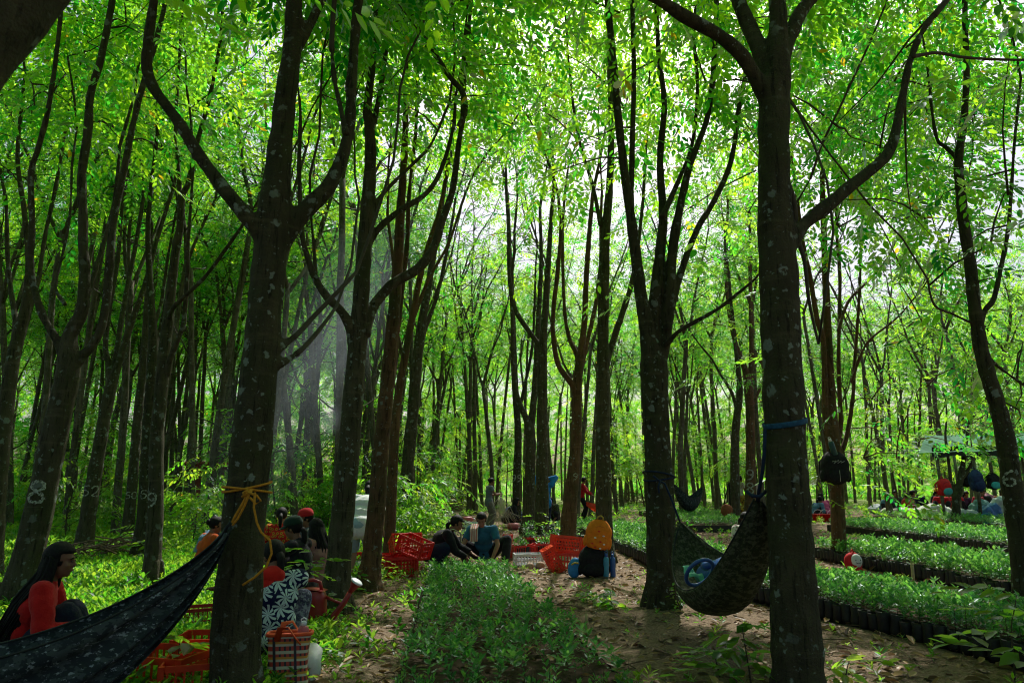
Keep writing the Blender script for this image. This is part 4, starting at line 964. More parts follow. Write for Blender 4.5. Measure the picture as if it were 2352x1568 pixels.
# sticks and roots on the soil
WOOD = plain('dry_wood', (0.16, 0.11, 0.07), 0.85, 0.4, 12, 0.2, bmp=0.5)
STAKE = plain('stake_wood', (0.42, 0.33, 0.17), 0.8, 0.3, 12, 0.2)
def stake(px, py, h, tilt, label, rad=0.018, mat=None):
    b = G(px, py); mb = MB(); mb.tube([(0, 0, -0.1), (tilt * .5, 0, h * .5), (tilt, 0.02, h)], [rad, rad, rad * .9], 7)
    o = mb.build('stake', mat or STAKE); o.location = b; return tag(o, label, 'stake')
stake(2098, 1352, 0.34, 0.03, 'pale wooden stake between the nearest and second right beds', 0.022)
stake(1346, 1450, 0.16, 0.01, 'short pale stake at the right edge of the central bed')
stake(998, 1193, 0.45, 0.01, 'thin stake in the weeds left of the plastic sheet', 0.02, WOOD)
stake(955, 1420, 0.28, 0.06, 'crooked dry stick stuck in the path left of the central bed', 0.012, WOOD)
stake(1420, 1190, 0.35, 0.0, 'dark stub of wood behind the straight tree with the backpack', 0.05, WOOD)
def root(pts, rad, label):
    mb = MB(); w_ = [Vector((G(x, y).x, G(x, y).y, ground_z(G(x, y).x, G(x, y).y) + dz)) for x, y, dz in pts]
    mb.tube(w_, rad, 8); return tag(mb.build('root', WOOD), label, 'root')
root([(930, 1378, 0.0), (965, 1386, 0.03), (990, 1390, 0.0), (1010, 1388, -.04)], [.02, .045, .04, .02], 'exposed root crossing the path beside the central bed')
root([(905, 1440, 0.0), (950, 1442, 0.02), (985, 1455, 0.0)], [.015, .03, .015], 'small exposed root on the dark soil left of the central bed')
def brush_pile(px, py, wx, h, n, label, seed):
    b = G(px, py); mb = MB(); r = random.Random(seed)
    for i in range(n):
        a = r.uniform(0, 6.28); x, y = r.gauss(0, wx * .4), r.gauss(0, .5); z = max(0, h * math.exp(-(x / wx) ** 2 * 2) * r.random()); L = r.uniform(.3, 1.0)
        p = Vector((x, y, z)); d = Vector((math.cos(a), math.sin(a) * .6, r.uniform(-.25, .35)))
        mb.tube([p - d * L / 2, p + Vector((0, 0, r.uniform(-.05, .08))), p + d * L / 2], [.012, .014, .006], 5)
    o = mb.build('brush_pile', WOOD); o.location = b; return tag(o, label, 'brush pile')
brush_pile(1020, 1172, 1.5, .9, 260, 'heap of cut branches behind the crouching people', 1)
brush_pile(1446, 1158, 2.0, 1.0, 240, 'heap of grey brushwood right of the straight tree in the distance', 2)
brush_pile(245, 1285, 0.7, .35, 120, 'tangle of dry stalks between the trees painted 52 and 9', 3)
mb = MB(); r_t = random.Random(9)
for i in range(520):
    x = r_t.uniform(-5, 6); y = 4.9 + r_t.random() ** 1.5 * 12; z = ground_z(x, y) + .012; a = r_t.uniform(0, 6.28); L = r_t.uniform(.06, .32)
    d_ = Vector((math.cos(a), math.sin(a), r_t.uniform(-.05, .12))) * L; mb.tube([Vector((x, y, z)) - d_ / 2, Vector((x + r_t.gauss(0, .015), y, z + .008)), Vector((x, y, z)) + d_ / 2], [.005, .006, .003], 5)
tag(mb.build('twig_litter', WOOD), 'small dry twigs scattered over the soil of the path', 'twigs', kind='stuff')
# ------------------------------------------------------------------ things lying about
RED = plain('red_plastic', (0.68, 0.022, 0.016), 0.38, 0.2, 9, 0.5, bmp=0.05, trans=0.25)
ORANGERED = plain('orange_red_plastic', (0.80, 0.060, 0.014), 0.4, 0.2, 9, 0.5, bmp=0.05, trans=0.25)
DKRED = plain('dark_red_plastic', (0.30, 0.014, 0.016), 0.35, 0.25, 7, 0.5, bmp=0.06)
WHITEP = plain('white_plastic', (0.72, 0.73, 0.76), 0.4, 0.15, 9, 0.5, bmp=0.05)
BLUEP = plain('blue_plastic', (0.03, 0.10, 0.34), 0.35, 0.2, 8, 0.5, bmp=0.05)
TEALP = plain('teal_plastic', (0.02, 0.22, 0.24), 0.35, 0.2, 8, 0.5, bmp=0.05)
BLACKF = plain('black_fabric', (0.012, 0.012, 0.015), 0.8, 0.4, 24, 0.2, bmp=0.4)
ORANGEF = plain('orange_fabric', (0.72, 0.20, 0.015), 0.75, 0.15, 18, 0.2, bmp=0.3)
WHITEF = plain('white_fabric', (0.72, 0.71, 0.68), 0.85, 0.12, 10, 0.2, bmp=0.3)
ROPE = plain('orange_rope', (0.62, 0.26, 0.02), 0.7, 0.3, 90, 0.2, bmp=0.6)
NAVY = plain('navy_webbing', (0.012, 0.025, 0.06), 0.7, 0.3, 50, 0.2, bmp=0.4)
STRAP = plain('blue_strap', (0.02, 0.09, 0.18), 0.7, 0.4, 30, 0.2, bmp=0.4)
def on_ground(px, py):
    g = G(px, py); return Vector((g.x, g.y, ground_z(g.x, g.y)))
def crate_mesh(L, W, H, mat, name='crate'):
    mb = MB(); t = 0.012
    for sx in (-1, 1):
        for sy in (-1, 1): mb.box((sx * (L / 2 - t), sy * (W / 2 - t), H / 2), (0.034, 0.034, H - 0.002))
    for z, hh in ((0.018, 0.036), (H - 0.02, 0.04), (H * 0.5, 0.016)):
        for sx in (-1, 1): mb.box((sx * (L / 2 - t / 2), 0, z), (t, W - 0.07, hh))
        for sy in (-1, 1): mb.box((0, sy * (W / 2 - t / 2), z), (L - 0.07, t, hh))
    n = int(L / 0.048); k = int(W / 0.048)
    for i in range(1, n):
        x = -L / 2 + L * i / n
        for sy in (-1, 1): mb.box((x, sy * (W / 2 - t * 0.5), H / 2), (0.013, t * 0.7, H - 0.075))
    for i in range(1, k):
        y = -W / 2 + W * i / k
        for sx in (-1, 1): mb.box((sx * (L / 2 - t * 0.5), y, H / 2), (t * 0.7, 0.013, H - 0.075))
    for i in range(1, n): mb.box((-L / 2 + L * i / n, 0, 0.008), (0.016, W - 0.06, 0.010))
    for i in range(1, k): mb.box((0, -W / 2 + W * i / k, 0.0145), (L - 0.06, 0.016, 0.007))
    for sx in (-1, 1): mb.box((sx * (L / 2 - t * 0.3), 0, H * 0.72), (t * 1.3, 0.13, 0.05))
    me = mb.mesh(name, False); me.materials.append(mat); return me
CR = {'red': crate_mesh(.52, .36, .30, RED), 'orange': crate_mesh(.52, .36, .26, ORANGERED), 'white': crate_mesh(.46, .32, .20, WHITEP), 'lav': crate_mesh(.40, .30, .18, plain('lavender_plastic', (0.50, 0.50, 0.72), 0.4, 0.15, 9, 0.5, bmp=0.05))}
def crate(kind, loc, rot, label, s=1.0, group=None):
    o = link('crate', CR[kind]); o.location = loc; o.rotation_euler = [R(a) for a in rot]; o.scale = (s, s, s)
    return tag(o, label, 'crate', group)
# the red crate stack left of the crouching pair
b = on_ground(914, 1322)
crate('red', b + Vector((0, .25, 0)), (0, 0, 12), 'upright red crate at the bottom of the jumbled stack', 1.0)
crate('red', b + Vector((-.10, .50, .02)), (0, 0, 30), 'red crate at the left rear of the jumbled stack', 1.0)
crate('red', b + Vector((.17, .28, .32)), (0, 18, -25), 'tilted red crate lying on top of the jumbled stack, mouth to the right', .9)
crate('red', b + Vector((.0, .55, .34)), (55, 0, 25), 'red crate standing on edge at the top of the jumbled stack', .95)
crate('red', b + Vector((-.28, .35, .02)), (0, -12, 60), 'red crate leaning against the straight reddish tree', .8)
b = on_ground(820, 1318)
crate('lav', b + Vector((0, .1, 0)), (0, 0, 10), 'pale lavender crate at the feet of the bending person')
crate('red', b + Vector((-.1, .65, 0)), (0, 0, 5), 'red crate just behind the pale lavender crate', .9)
b = on_ground(1213, 1300)
crate('white', b + Vector((0, .25, 0)), (0, 0, 6), 'white crate in front of the potted seedlings', 1.05)
crate('white', b + Vector((-.22, 1.6, 0)), (0, 20, 30), 'tilted white crate behind the white crate on the path', .7)
b = on_ground(1300, 1312)
crate('orange', b + Vector((0.02, .25, 0.02)), (-8, 0, -12), 'orange-red crate leaning on the one beside the reddish tree', 1.0)
crate('orange', b + Vector((.05, .42, .26)), (-14, 4, -18), 'orange-red crate stacked on another beside the backpacks', 1.02)
crate('orange', b + Vector((-.30, .12, .14)), (0, 62, 8), 'orange-red crate lying on its side left of the backpacks', .8)
for i, (px, py, rz, d) in enumerate(((1200, 1282, 20, 'behind the white crate'), (1248, 1278, -10, 'left of the stacked orange-red crates'), (1268, 1262, 30, 'farthest in the row beside the reddish tree'), (1225, 1262, 5, 'at the middle of the potted seedlings'))):
    b = on_ground(px, py); crate('red', b, (0, 0, rz), 'red crate filled with potted seedlings ' + d, .85)
    for q in range(10):
        potted(b.x + fr.uniform(-.16, .16), b.y + fr.uniform(-.1, .1), 'potted seedling packed in a red crate on the path', 'seedlings packed in red crates', 1.1, b.z + 0.02)
for q in range(46):
    g = on_ground(fr.uniform(1195, 1335), fr.uniform(1205, 1262))
    potted(g.x, g.y, 'potted seedling standing on the ground behind the crates', 'loose potted seedlings behind the crates', fr.uniform(1.0, 1.4), g.z)
# crates in the bottom left corner
crate('orange', on_ground(420, 1580) + Vector((0, .5, 0)), (0, 0, 6), 'orange-red crate behind the hammock at the foot of the rope tree', 1.05)
crate('orange', on_ground(330, 1600) + Vector((0, .25, -.03)), (0, 0, -14), 'orange-red crate under the hammock at the bottom edge', 1.1)
crate('orange', on_ground(440, 1600) + Vector((0.02, .12, -.03)), (0, 0, 18), 'orange-red crate at the bottom edge beside the rope tree', 1.0)
o = crate('red', on_ground(462, 1446), (0, 0, 25), 'dark red crate in the grass just left of the rope tree', .75); o.data = crate_mesh(.52, .36, .30, DKRED)

def backpack(loc, w, d, h, mat, rz, label, rot=(0, 0), pocket=None, strap=None, extra=None, name='backpack', cat='backpack', piping=None):
    t = empty(name, loc, label, cat); t.rotation_euler = (R(rot[0]), R(rot[1]), R(rz))
    def shell(u, v):     # v: bottom to top, u: round
        a = 2 * math.pi * u; z = v * h; k = math.sin(min(1, v * 4 + .25) * math.pi / 2) * (1 if v < .62 else math.cos((v - .62) / .38 * 1.35) ** .55)
        c, s_ = math.cos(a), math.sin(a); e = .62
        return (w / 2 * k * math.copysign(abs(c) ** e, c), d / 2 * (0.35 + .65 * k) * k * math.copysign(abs(s_) ** e, s_), z)
    mb = MB(); mb.grid(shell, 28, 20)
    me = mb.mesh('body'); me = bake(me, [('WELD', dict(merge_threshold=0.002)), ('SUBSURF', dict(levels=1, render_levels=1))]); displace_noise(me, .012, 9, loc[0]); link('body', me, t, mat)
    def pk(u, v):
        a = math.pi * (1 + u); z = .06 * h + v * h * .42; k = math.sin(max(.02, min(.98, v)) * math.pi) ** .3
        return (w * .40 * k * math.copysign(abs(math.cos(a)) ** .6, math.cos(a)), -d * .40 - d * .2 * k * abs(math.sin(a)) ** .6, z)
    pb = MB(); pb.grid(pk, 16, 10); link('front_pocket', pb.mesh('front_pocket'), t, pocket or mat)
    zb = MB(); zb.tube([(w * .36 * math.cos(math.pi * i / 12), -d * .40 * (1 if i not in (0, 12) else .9), h * (.55 + .26 * math.sin(math.pi * i / 12))) for i in range(13)], .006, 6)
    link('zip', zb.mesh('zip'), t, piping or BLACKF)
    hb = MB(); hb.tube([(-w * .12, d * .2, h * .93), (-w * .1, d * .18, h * 1.08), (0, d * .16, h * 1.13), (w * .1, d * .18, h * 1.08), (w * .12, d * .2, h * .93)], .012, 8)
    link('carry_handle', hb.mesh('carry_handle'), t, strap or mat)
    for s_ in (-1, 1):
        sb = MB(); sb.tube([(s_ * w * .22, d * .3, h * .9), (s_ * w * .34, d * .75, h * .7), (s_ * w * .38, d * .72, h * .35), (s_ * w * .42, d * .35, h * .08)], .022, 8, flat=.35); link('shoulder_strap', sb.mesh('shoulder_strap'), t, strap or mat)
        pb = MB(); pb.ell((s_ * w * .47, 0, h * .26), (w * .09, d * .32, h * .2)); link('side_pocket', pb.mesh('side_pocket'), t, mat)
    return t
b = on_ground(1368, 1326)
backpack(b + Vector((0, .22, 0)), .46, .28, .46, BLACKF, 6, 'bulging black backpack standing under the orange one')
ob = backpack(b + Vector((.045, .21, .40)), .40, .20, .46, ORANGEF, 4, 'orange backpack with small prints propped on the black one', rot=(6, 9), strap=plain('ochre_webbing', (.45, .32, .05), .8), piping=plain('dark_orange_piping', (.55, .13, .01), .7))
pr = MB()
for x, z, c in ((-.07, .20, 1), (.06, .24, 1), (.02, .15, 0), (-.10, .11, 0), (.08, .12, 1), (-.02, .30, 0), (.03, .05, 1), (-.05, .06, 0)):
    pr.ell((x, -.108 if z > .22 else -.125, z), (.020, .004, .012), c, None, 8, 5)
link('print', pr.mesh('print'), ob, [RED, WHITEF])
def bottle(loc, h, r_, mat, cap, label, lean=0.0):
    t = empty('water_bottle', loc, label, 'bottle'); t.rotation_euler = (0, lean, 0)
    link('body', MB().lathe([(r_ * .9, 0), (r_, .01), (r_, h * .74), (r_ * .85, h * .82), (r_ * .5, h * .86)], seg=16).mesh('body'), t, mat)
    link('cap', MB().lathe([(r_ * .55, h * .855), (r_ * .55, h * .97), (r_ * .3, h), (r_ * .1, h)], seg=12).mesh('cap'), t, cap)
    link('cap_loop', MB().tube([(r_ * .4, 0, h * .95), (r_ * .5, 0, h * 1.06), (0, 0, h * 1.10), (-r_ * .5, 0, h * 1.06), (-r_ * .4, 0, h * .95)], .005, 6).mesh('cap_loop'), t, cap); return t
bottle(on_ground(1392, 1324), .36, .042, plain('sky_blue_bottle', (.05, .25, .42), .3, .15), BLUEP, 'light blue water bottle touching the black backpack', .03)
bottle(on_ground(1408, 1322), .34, .043, BLUEP, BLUEP, 'dark blue water bottle at the right of the lighter one')
b = on_ground(1321, 1324)
t = empty('pouch', b, 'bright blue pouch leaning at the left of the black backpack', 'pouch')
me = MB().ell((0, .1, .14), (.10, .06, .15), 0, Matrix.Rotation(R(12), 3, 'Y')).mesh('body'); displace_noise(me, .02, 9, 2); link('body', me, t, plain('cyan_fabric', (.03, .22, .55), .7, .2))
link('trim', MB().tube([(-.05, .04, .2), (0, .035, .23), (.06, .04, .22)], .012, 6).mesh('trim'), t, plain('yellow_trim', (.6, .42, .05), .7))
for px, s_, lab in ((1217, .075, 'left'), (1240, .085, 'right')):
    me = MB().ell((0, 0, s_ * .6), (s_, s_ * .8, s_ * .75)).mesh('stone'); displace_noise(me, .03, 9, px); o = link('stone', me, None, plain('pale_stone', (.46, .33, .25), .85, .25)); o.location = on_ground(px, 1302); tag(o, lab + ' of the two pale stones in front of the white crate', 'stone')

# plastic sheet on the ground, crinkled
def sheet_mat():
    m, nt, out = nodes('black_plastic_sheet'); b_ = N(nt, 'ShaderNodeBsdfPrincipled'); nt.links.new(b_.outputs[0], out.inputs[0])
    b_.inputs['Base Color'].default_value = (.03, .05, .055, 1); b_.inputs['Roughness'].default_value = .16; b_.inputs['Specular IOR Level'].default_value = .9
    nt.links.new(bump(nt, noise_tex(nt, objco(nt, (1, .6, 1)), 9, 4), .6, .05), b_.inputs['Normal']); return m
g0, g1, g2, g3 = [on_ground(x, y) for x, y in ((1062, 1262), (1116, 1262), (1112, 1201), (1066, 1201))]
mb = MB()
def shf(u, v):
    p = (g0.lerp(g1, u)).lerp(g3.lerp(g2, u), v); return (p.x + .06 * math.sin(v * 23), p.y, ground_z(p.x, p.y) + .06 + .07 * mnoise.noise(Vector((p.x * 3.5, p.y * 2, 2))) + .03 * mnoise.noise(Vector((p.x * 9, p.y * 6, 7))))
mb.grid(shf, 26, 110); tag(mb.build('plastic_sheet', sheet_mat()), 'crinkled shiny plastic sheet spread on the ground behind the crouching pair', 'plastic sheet')
def lying_bottle(px, py, L, r_, rz, mat, label):
    t = empty('bottle', on_ground(px, py) + Vector((0, 0, r_)), label, 'bottle', rz=R(rz)); rot = Matrix.Rotation(R(90), 3, 'Y')
    link('body', MB().lathe([(r_ * .8, 0), (r_, .02), (r_, L * .7), (r_ * .4, L * .85), (r_ * .35, L * .9)], seg=14, rot=rot).mesh('body'), t, mat)
    link('cap', MB().lathe([(r_ * .42, L * .895), (r_ * .42, L), (r_ * .1, L)], seg=10, rot=rot).mesh('cap'), t, WHITEP); return t
PINK = plain('pinkish_plastic', (.5, .12, .13), .45, .2)
lying_bottle(1062, 1199, .45, .10, 10, PINK, 'pinkish jug lying at the far end of the plastic sheet')
lying_bottle(1166, 1214, .5, .10, 6, PINK, 'pinkish jug lying near the tree painted 99')
def bucket(px, py, r_, h, mat, label, tilt=0, name='bucket'):
    t = empty(name, on_ground(px, py) + Vector((0, 0, r_ * .6 if tilt else 0)), label, 'bucket'); t.rotation_euler = (R(tilt), 0, .3)
    link('body', MB().lathe([(r_ * .78, 0), (r_ * .96, h * .95), (r_, h * .95), (r_, h), (r_ * .93, h), (r_ * .74, .012)], seg=20).mesh('body'), t, mat)
    link('handle', MB().tube([(r_ * math.cos(math.pi * i / 10), -.01, h * .93 + r_ * .8 * math.sin(math.pi * i / 10)) for i in range(11)], .006, 6).mesh('handle'), t, WHITEP); return t
bucket(1166, 1250, .13, .24, RED, 'small red bucket beside the woman in the blue shirt')
bucket(1176, 1198, .34, .22, BLUEP, 'blue basin tipped on its side by the seated person in black', 62, 'basin')
bucket(1206, 1200, .12, .22, RED, 'small red pail between the tree painted 99 and the double-stemmed tree')

# red watering can
t = empty('watering_can', on_ground(708, 1440), 'dark red watering can with a long spout and white rose', 'watering can', rz=R(-8))
me = bake(MB().grid(lambda u, v: (.185 * (1 - .12 * v) * math.copysign(abs(math.cos(6.2832 * u)) ** .75, math.cos(6.2832 * u)) * (1 if 0 < v < 1 else .85), .115 * math.copysign(abs(math.sin(6.2832 * u)) ** .75, math.sin(6.2832 * u)) * (1 if 0 < v < 1 else .85), .36 * v), 24, 8).mesh('body'), [('WELD', dict(merge_threshold=.002)), ('SUBSURF', dict(levels=1))])
link('body', me, t, DKRED)
link('top', MB().grid(lambda u, v: (.16 * (2 * u - 1), .095 * (2 * v - 1) * (1 - .2 * (2 * u - 1) ** 2), .36 + .022 * (1 - (2 * u - 1) ** 2)), 8, 6).mesh('top'), t, DKRED)
link('spout', MB().tube([(.15, 0, .07), (.26, 0, .13), (.35, 0, .24), (.42, 0, .36)], [.042, .034, .027, .024], 12).mesh('spout'), t, DKRED)
link('brace', MB().tube([(.17, 0, .30), (.25, 0, .27), (.34, 0, .24)], [.016, .014, .013], 8).mesh('brace'), t, DKRED)
q = Vector((.42, 0, .36)); dq = Vector((.55, 0, .84)).normalized(); rr_ = dq.to_track_quat('Z', 'Y').to_matrix()
rose = link('rose', MB().lathe([(.024, -.01), (.03, .03), (.058, .10), (.06, .105), (.02, .104)], c=q, seg=18, rot=rr_).mesh('rose'), t, DKRED)
link('rose_face', MB().lathe([(.061, .100), (.064, .112), (.05, .122), (.01, .125)], c=q, seg=18, rot=rr_).mesh('rose_face'), rose, WHITEP)
link('handle', MB().tube([(-.16, 0, .30), (-.17, 0, .40), (-.11, 0, .45), (.03, 0, .46), (.10, 0, .44), (.12, 0, .36)], .017, 10).mesh('handle'), t, DKRED)

# plaid bag
def plaid():
    m, nt, out = nodes('plaid_weave'); b_ = N(nt, 'ShaderNodeBsdfPrincipled'); nt.links.new(b_.outputs[0], out.inputs[0]); b_.inputs['Roughness'].default_value = .55
    co = objco(nt); sp = N(nt, 'ShaderNodeSeparateXYZ'); nt.links.new(co, sp.inputs[0]); ax = N(nt, 'ShaderNodeMath', operation='ADD'); nt.links.new(sp.outputs[0], ax.inputs[0]); nt.links.new(sp.outputs[1], ax.inputs[1])
    def stripes(sock, f, lo, hi):
        m1 = N(nt, 'ShaderNodeMath', operation='MULTIPLY'); nt.links.new(sock, m1.inputs[0]); m1.inputs[1].default_value = f
        m2 = N(nt, 'ShaderNodeMath', operation='FRACT'); nt.links.new(m1.outputs[0], m2.inputs[0]); return ramp(nt, m2.outputs[0], [(0, 0), (lo, 0), (lo + .02, 1), (hi, 1), (hi + .02, 0)])
    c = mixc(nt, stripes(ax.outputs[0], 28, .35, .75), (.45, .05, .03), (.02, .02, .03)); c = mixc(nt, stripes(sp.outputs[2], 20, .3, .7), c, (.55, .50, .38)); c = mixc(nt, stripes(sp.outputs[2], 10, .8, .95), c, (.55, .25, .03)); c = mixc(nt, stripes(ax.outputs[0], 7, .8, .93), c, (.02, .02, .03))
    nt.links.new(c, b_.inputs['Base Color']); return m
b = on_ground(632, 1590) + Vector((0, .25, 0))
t = empty('shopping_bag', b, 'woven plaid shopping bag behind the rope tree', 'bag', rz=R(10))
def bagf(u, v):
    a = 6.2832 * u; k = 1 - .12 * math.sin(v * 3.1416); e = .35; return (.155 * k * math.copysign(abs(math.cos(a)) ** e, math.cos(a)), .09 * (1 - .35 * v) * math.copysign(abs(math.sin(a)) ** e, math.sin(a)), .34 * v)
link('body', MB().grid(bagf, 32, 10).mesh('body'), t, plaid())
ORF = plain('orange_red_webbing', (.75, .09, .02), .6, .2, 12)
link('trim', MB().tube([bagf(i / 32, 1.0) for i in range(33)], .014, 6, caps=False).mesh('trim'), t, ORF)
for s_ in (-1, 1): link('handle', MB().tube([(-.08, s_ * .06, .30), (-.06, s_ * .09, .39), (.0, s_ * .11, .40), (.05, s_ * .11, .33), (.08, s_ * .06, .28)], .022, 6, flat=.25).mesh('handle'), t, ORF)
bottle(b + Vector((.09, .02, .20)), .22, .04, PINK, WHITEP, 'pink bottle sticking out of the plaid bag')
me = MB().ell((0, 0, .11), (.09, .10, .15)).mesh('sack'); displace_noise(me, .09, 7, 1); o = link('sack', me, None, WHITEF); o.location = b + Vector((.13, .14, -.06)); tag(o, 'white plastic sack right behind the plaid bag', 'sack')

# bag hung in the fork of the many-stemmed tree, and the others hung farther off
SQ = plain('white_embroidery', (.6, .6, .58), .7)
c = P(1921, 1112, 12.62); t = backpack(c, .50, .26, .58, BLACKF, 4, 'black backpack hanging in the fork of the many-stemmed reddish tree', piping=BLACKF)
mb = MB(); mb.tube([(-.12, -.148, .40), (-.05, -.15, .42), (-.09, -.15, .37), (.0, -.15, .43), (-.02, -.15, .37), (.05, -.15, .42), (.04, -.15, .38), (.11, -.148, .41)], .004, 5); mb.tube([(0, -.152, .05), (.0, -.155, .25)], .004, 5); link('embroidery', mb.mesh('embroidery'), t, SQ)
bottle(c + Vector((.0, -.06, .52)), .30, .05, plain('dark_teal_bottle', (.02, .07, .08), .3), WHITEP, 'dark bottle tucked into the top of the hanging black backpack', -.25)
b = on_ground(1962, 1318)
t = empty('child_backpack', b, 'small red and white bag with a smiling face at a tree foot', 'backpack', rz=R(14))
FR = plain('red_fabric', (.50, .015, .02), .75, .2, 14, .2, bmp=.3)
me = MB().ell((0, 0, .17), (.15, .09, .18)).mesh('body'); displace_noise(me, .012, 9, 3); link('body', me, t, FR)
fc = link('face', MB().ell((.015, -.055, .215), (.105, .05, .11)).mesh('face'), t, WHITEF)
mb = MB()
for x in (-.03, .055): mb.ell((x, -.104, .235), (.009, .004, .011), 0, None, 8, 5)
mb.tube([(-.03, -.103, .20), (.0, -.106, .185), (.035, -.106, .185), (.06, -.103, .20)], .004, 5); link('print', mb.mesh('print'), fc, BLACKF)
link('front_pocket', MB().ell((.02, -.06, .07), (.10, .05, .065)).mesh('front_pocket'), t, FR)
link('carry_handle', MB().tube([(-.03, 0, .34), (0, 0, .39), (.03, 0, .34)], .01, 6).mesh('carry_handle'), t, FR)

# rope and strap hammocks
def camo(name, a, b_, c_, scale, trans=.12):
    m, nt, out = nodes(name); p = N(nt, 'ShaderNodeBsdfPrincipled'); p.inputs['Roughness'].default_value = .75; p.inputs['Specular IOR Level'].default_value = .25
    co = objco(nt, (1, 1, 1.6)); n1 = noise_tex(nt, co, scale, 3, .7); n2 = noise_tex(nt, objco(nt, (1.3, 1, 2.2)), scale * 1.7, 3, .7)
    c = mixc(nt, ramp(nt, n1, [(.50, 0), (.54, 1)]), a, b_); c = mixc(nt, ramp(nt, n2, [(.60, 0), (.63, 1)]), c, c_)
    nt.links.new(c, p.inputs['Base Color']); nt.links.new(bump(nt, noise_tex(nt, co, 60), .2, .005), p.inputs['Normal'])
    tr = N(nt, 'ShaderNodeBsdfTranslucent'); nt.links.new(c, tr.inputs[0]); mx = N(nt, 'ShaderNodeMixShader'); mx.inputs[0].default_value = trans
    nt.links.new(p.outputs[0], mx.inputs[1]); nt.links.new(tr.outputs[0], mx.inputs[2]); nt.links.new(mx.outputs[0], out.inputs[0]); return m
def hammock(name, label, E0, E1, sag_edge, depth, halfw, mat, hem_mat, seed, lip=(0.0, 0.0), folds=9, fold_amp=.018, nu=70, nv=40, sagpow=1.0):
    """fabric slung between E0 and E1; lip lowers either long edge"""
    E0, E1 = Vector(E0), Vector(E1); d = E1 - E0; side = Vector((d.y, -d.x, 0)).normalized()
    base = Vector(((E0.x + E1.x) / 2, (E0.y + E1.y) / 2, 0)); t = empty(name, base, label, 'hammock')
    def f(u, v):
        k = 4 * u * (1 - u); kk = k ** .6; w_ = 2 * v - 1
        p = E0.lerp(E1, u); z = -sag_edge * k ** sagpow
        ed = abs(w_) ** 2.2
        l = lip[0] if w_ < 0 else lip[1]
        z += -depth * kk * (1 - ed) - l * kk * ed
        wid = halfw * kk * math.sin(w_ * math.pi / 2 * .98) + .012 * w_
        fo = fold_amp * (1.2 - .75 * kk) * math.sin(w_ * folds * 3.1 + 2.2 * math.sin(u * 3 + seed) + seed) + .006 * math.sin(w_ * 31 + u * 9)
        wid += fo * (1 - .2 * abs(w_)); z += fo * .7 * abs(w_)
        q = p + side * wid + Vector((0, 0, z)); return q - base
    me = MB().grid(f, nu, nv).mesh('fabric'); me = bake(me, [('SOLIDIFY', dict(thickness=.004)), ('SUBSURF', dict(levels=1, render_levels=1))]); link('fabric', me, t, mat)
    for vv in (0, 1): link('hem', MB().tube([f(i / nu, vv) for i in range(nu + 1)], .007, 6).mesh('hem'), t, hem_mat)
    return t, base
CAMO_D = camo('dark_camouflage', (.018, .026, .031), (.050, .064, .068), (.24, .27, .30), 13, .05)
CAMO_G = camo('green_camouflage', (.065, .078, .042), (.17, .18, .11), (.036, .042, .028), 20, .42)
HEM = plain('dark_hem', (.015, .02, .02), .8)
h0 = P(531, 1203, 4.66)
ham, hb_ = hammock('hammock', 'dark camouflage hammock slung from the tree with the orange rope', h0, Vector((-4.55, 3.15, 1.05)), .66, .62, .17, CAMO_D, HEM, 1.3, folds=8, fold_amp=.055, sagpow=.8)
# orange rope: wraps, knot and loose tail
def trunk_at(world, z):
    pts, rad = world[0]
    for i in range(len(pts) - 1):
        if pts[i].z <= z <= pts[i + 1].z:
            f = (z - pts[i].z) / (pts[i + 1].z - pts[i].z); return pts[i].lerp(pts[i + 1], f), rad[i] + (rad[i + 1] - rad[i]) * f
    return pts[0], rad[0]
def wrap(world, z0, slope, rad_rope, mat, parent, base, turns=1.0, name='rope', over=.012, phase=0.0, flat=1.0):
    pts = []
    for i in range(int(30 * turns) + 1):
        a = phase + 2 * math.pi * i / 30; z = z0 + slope * math.cos(a - .6); c_, r_ = trunk_at(world, z); rr = r_ + over
        pts.append(Vector((c_.x + rr * math.cos(a), c_.y + rr * math.sin(a), z)) - base)
    return link(name, MB().tube(pts, rad_rope, 8, caps=False, flat=flat, up=(0, 0, 1)).mesh(name), parent, mat)
zc = P(565, 1118, 4.7).z
wrap(A_w, zc, .035, .008, ROPE, ham, hb_); wrap(A_w, zc - .02, -.02, .008, ROPE, ham, hb_, over=.018)
kn = P(568, 1132, 4.66); mb = MB()
for k in range(5):
    a = Vector((math.cos(k * 1.3) * .03, -.012, math.sin(k * 2.1) * .026)); mb.tube([kn - hb_ + a, kn - hb_ + Vector((.012 * math.sin(k), -.034, .01 * math.cos(k * 2))), kn - hb_ - a], .010, 8)
link('knot', mb.mesh('knot'), ham, ROPE)
def rope_px(pts, Y, rad, parent, base, name='rope', mat=ROPE): return link(name, MB().tube([P(x, y, Y + (dz[0] if dz else 0)) - base for x, y, *dz in pts], rad, 8).mesh(name), parent, mat)
rope_px([(568, 1135), (556, 1158), (540, 1185), (531, 1204)], 4.64, .009, ham, hb_); rope_px([(572, 1135), (562, 1160), (546, 1190), (534, 1206)], 4.62, .008, ham, hb_)
rope_px([(570, 1130), (590, 1138), (599, 1150), (588, 1157), (574, 1142)], 4.6, .008, ham, hb_, 'rope_loop')
rope_px([(586, 1130), (583, 1165), (590, 1200), (600, 1222), (620, 1240), (624, 1270), (612, 1300), (585, 1325), (557, 1343)], 4.55, .0075, ham, hb_, 'rope_tail')
rope_px([(531, 1200), (522, 1208), (516, 1222)], 4.62, .011, ham, hb_, 'whipping', HEM)

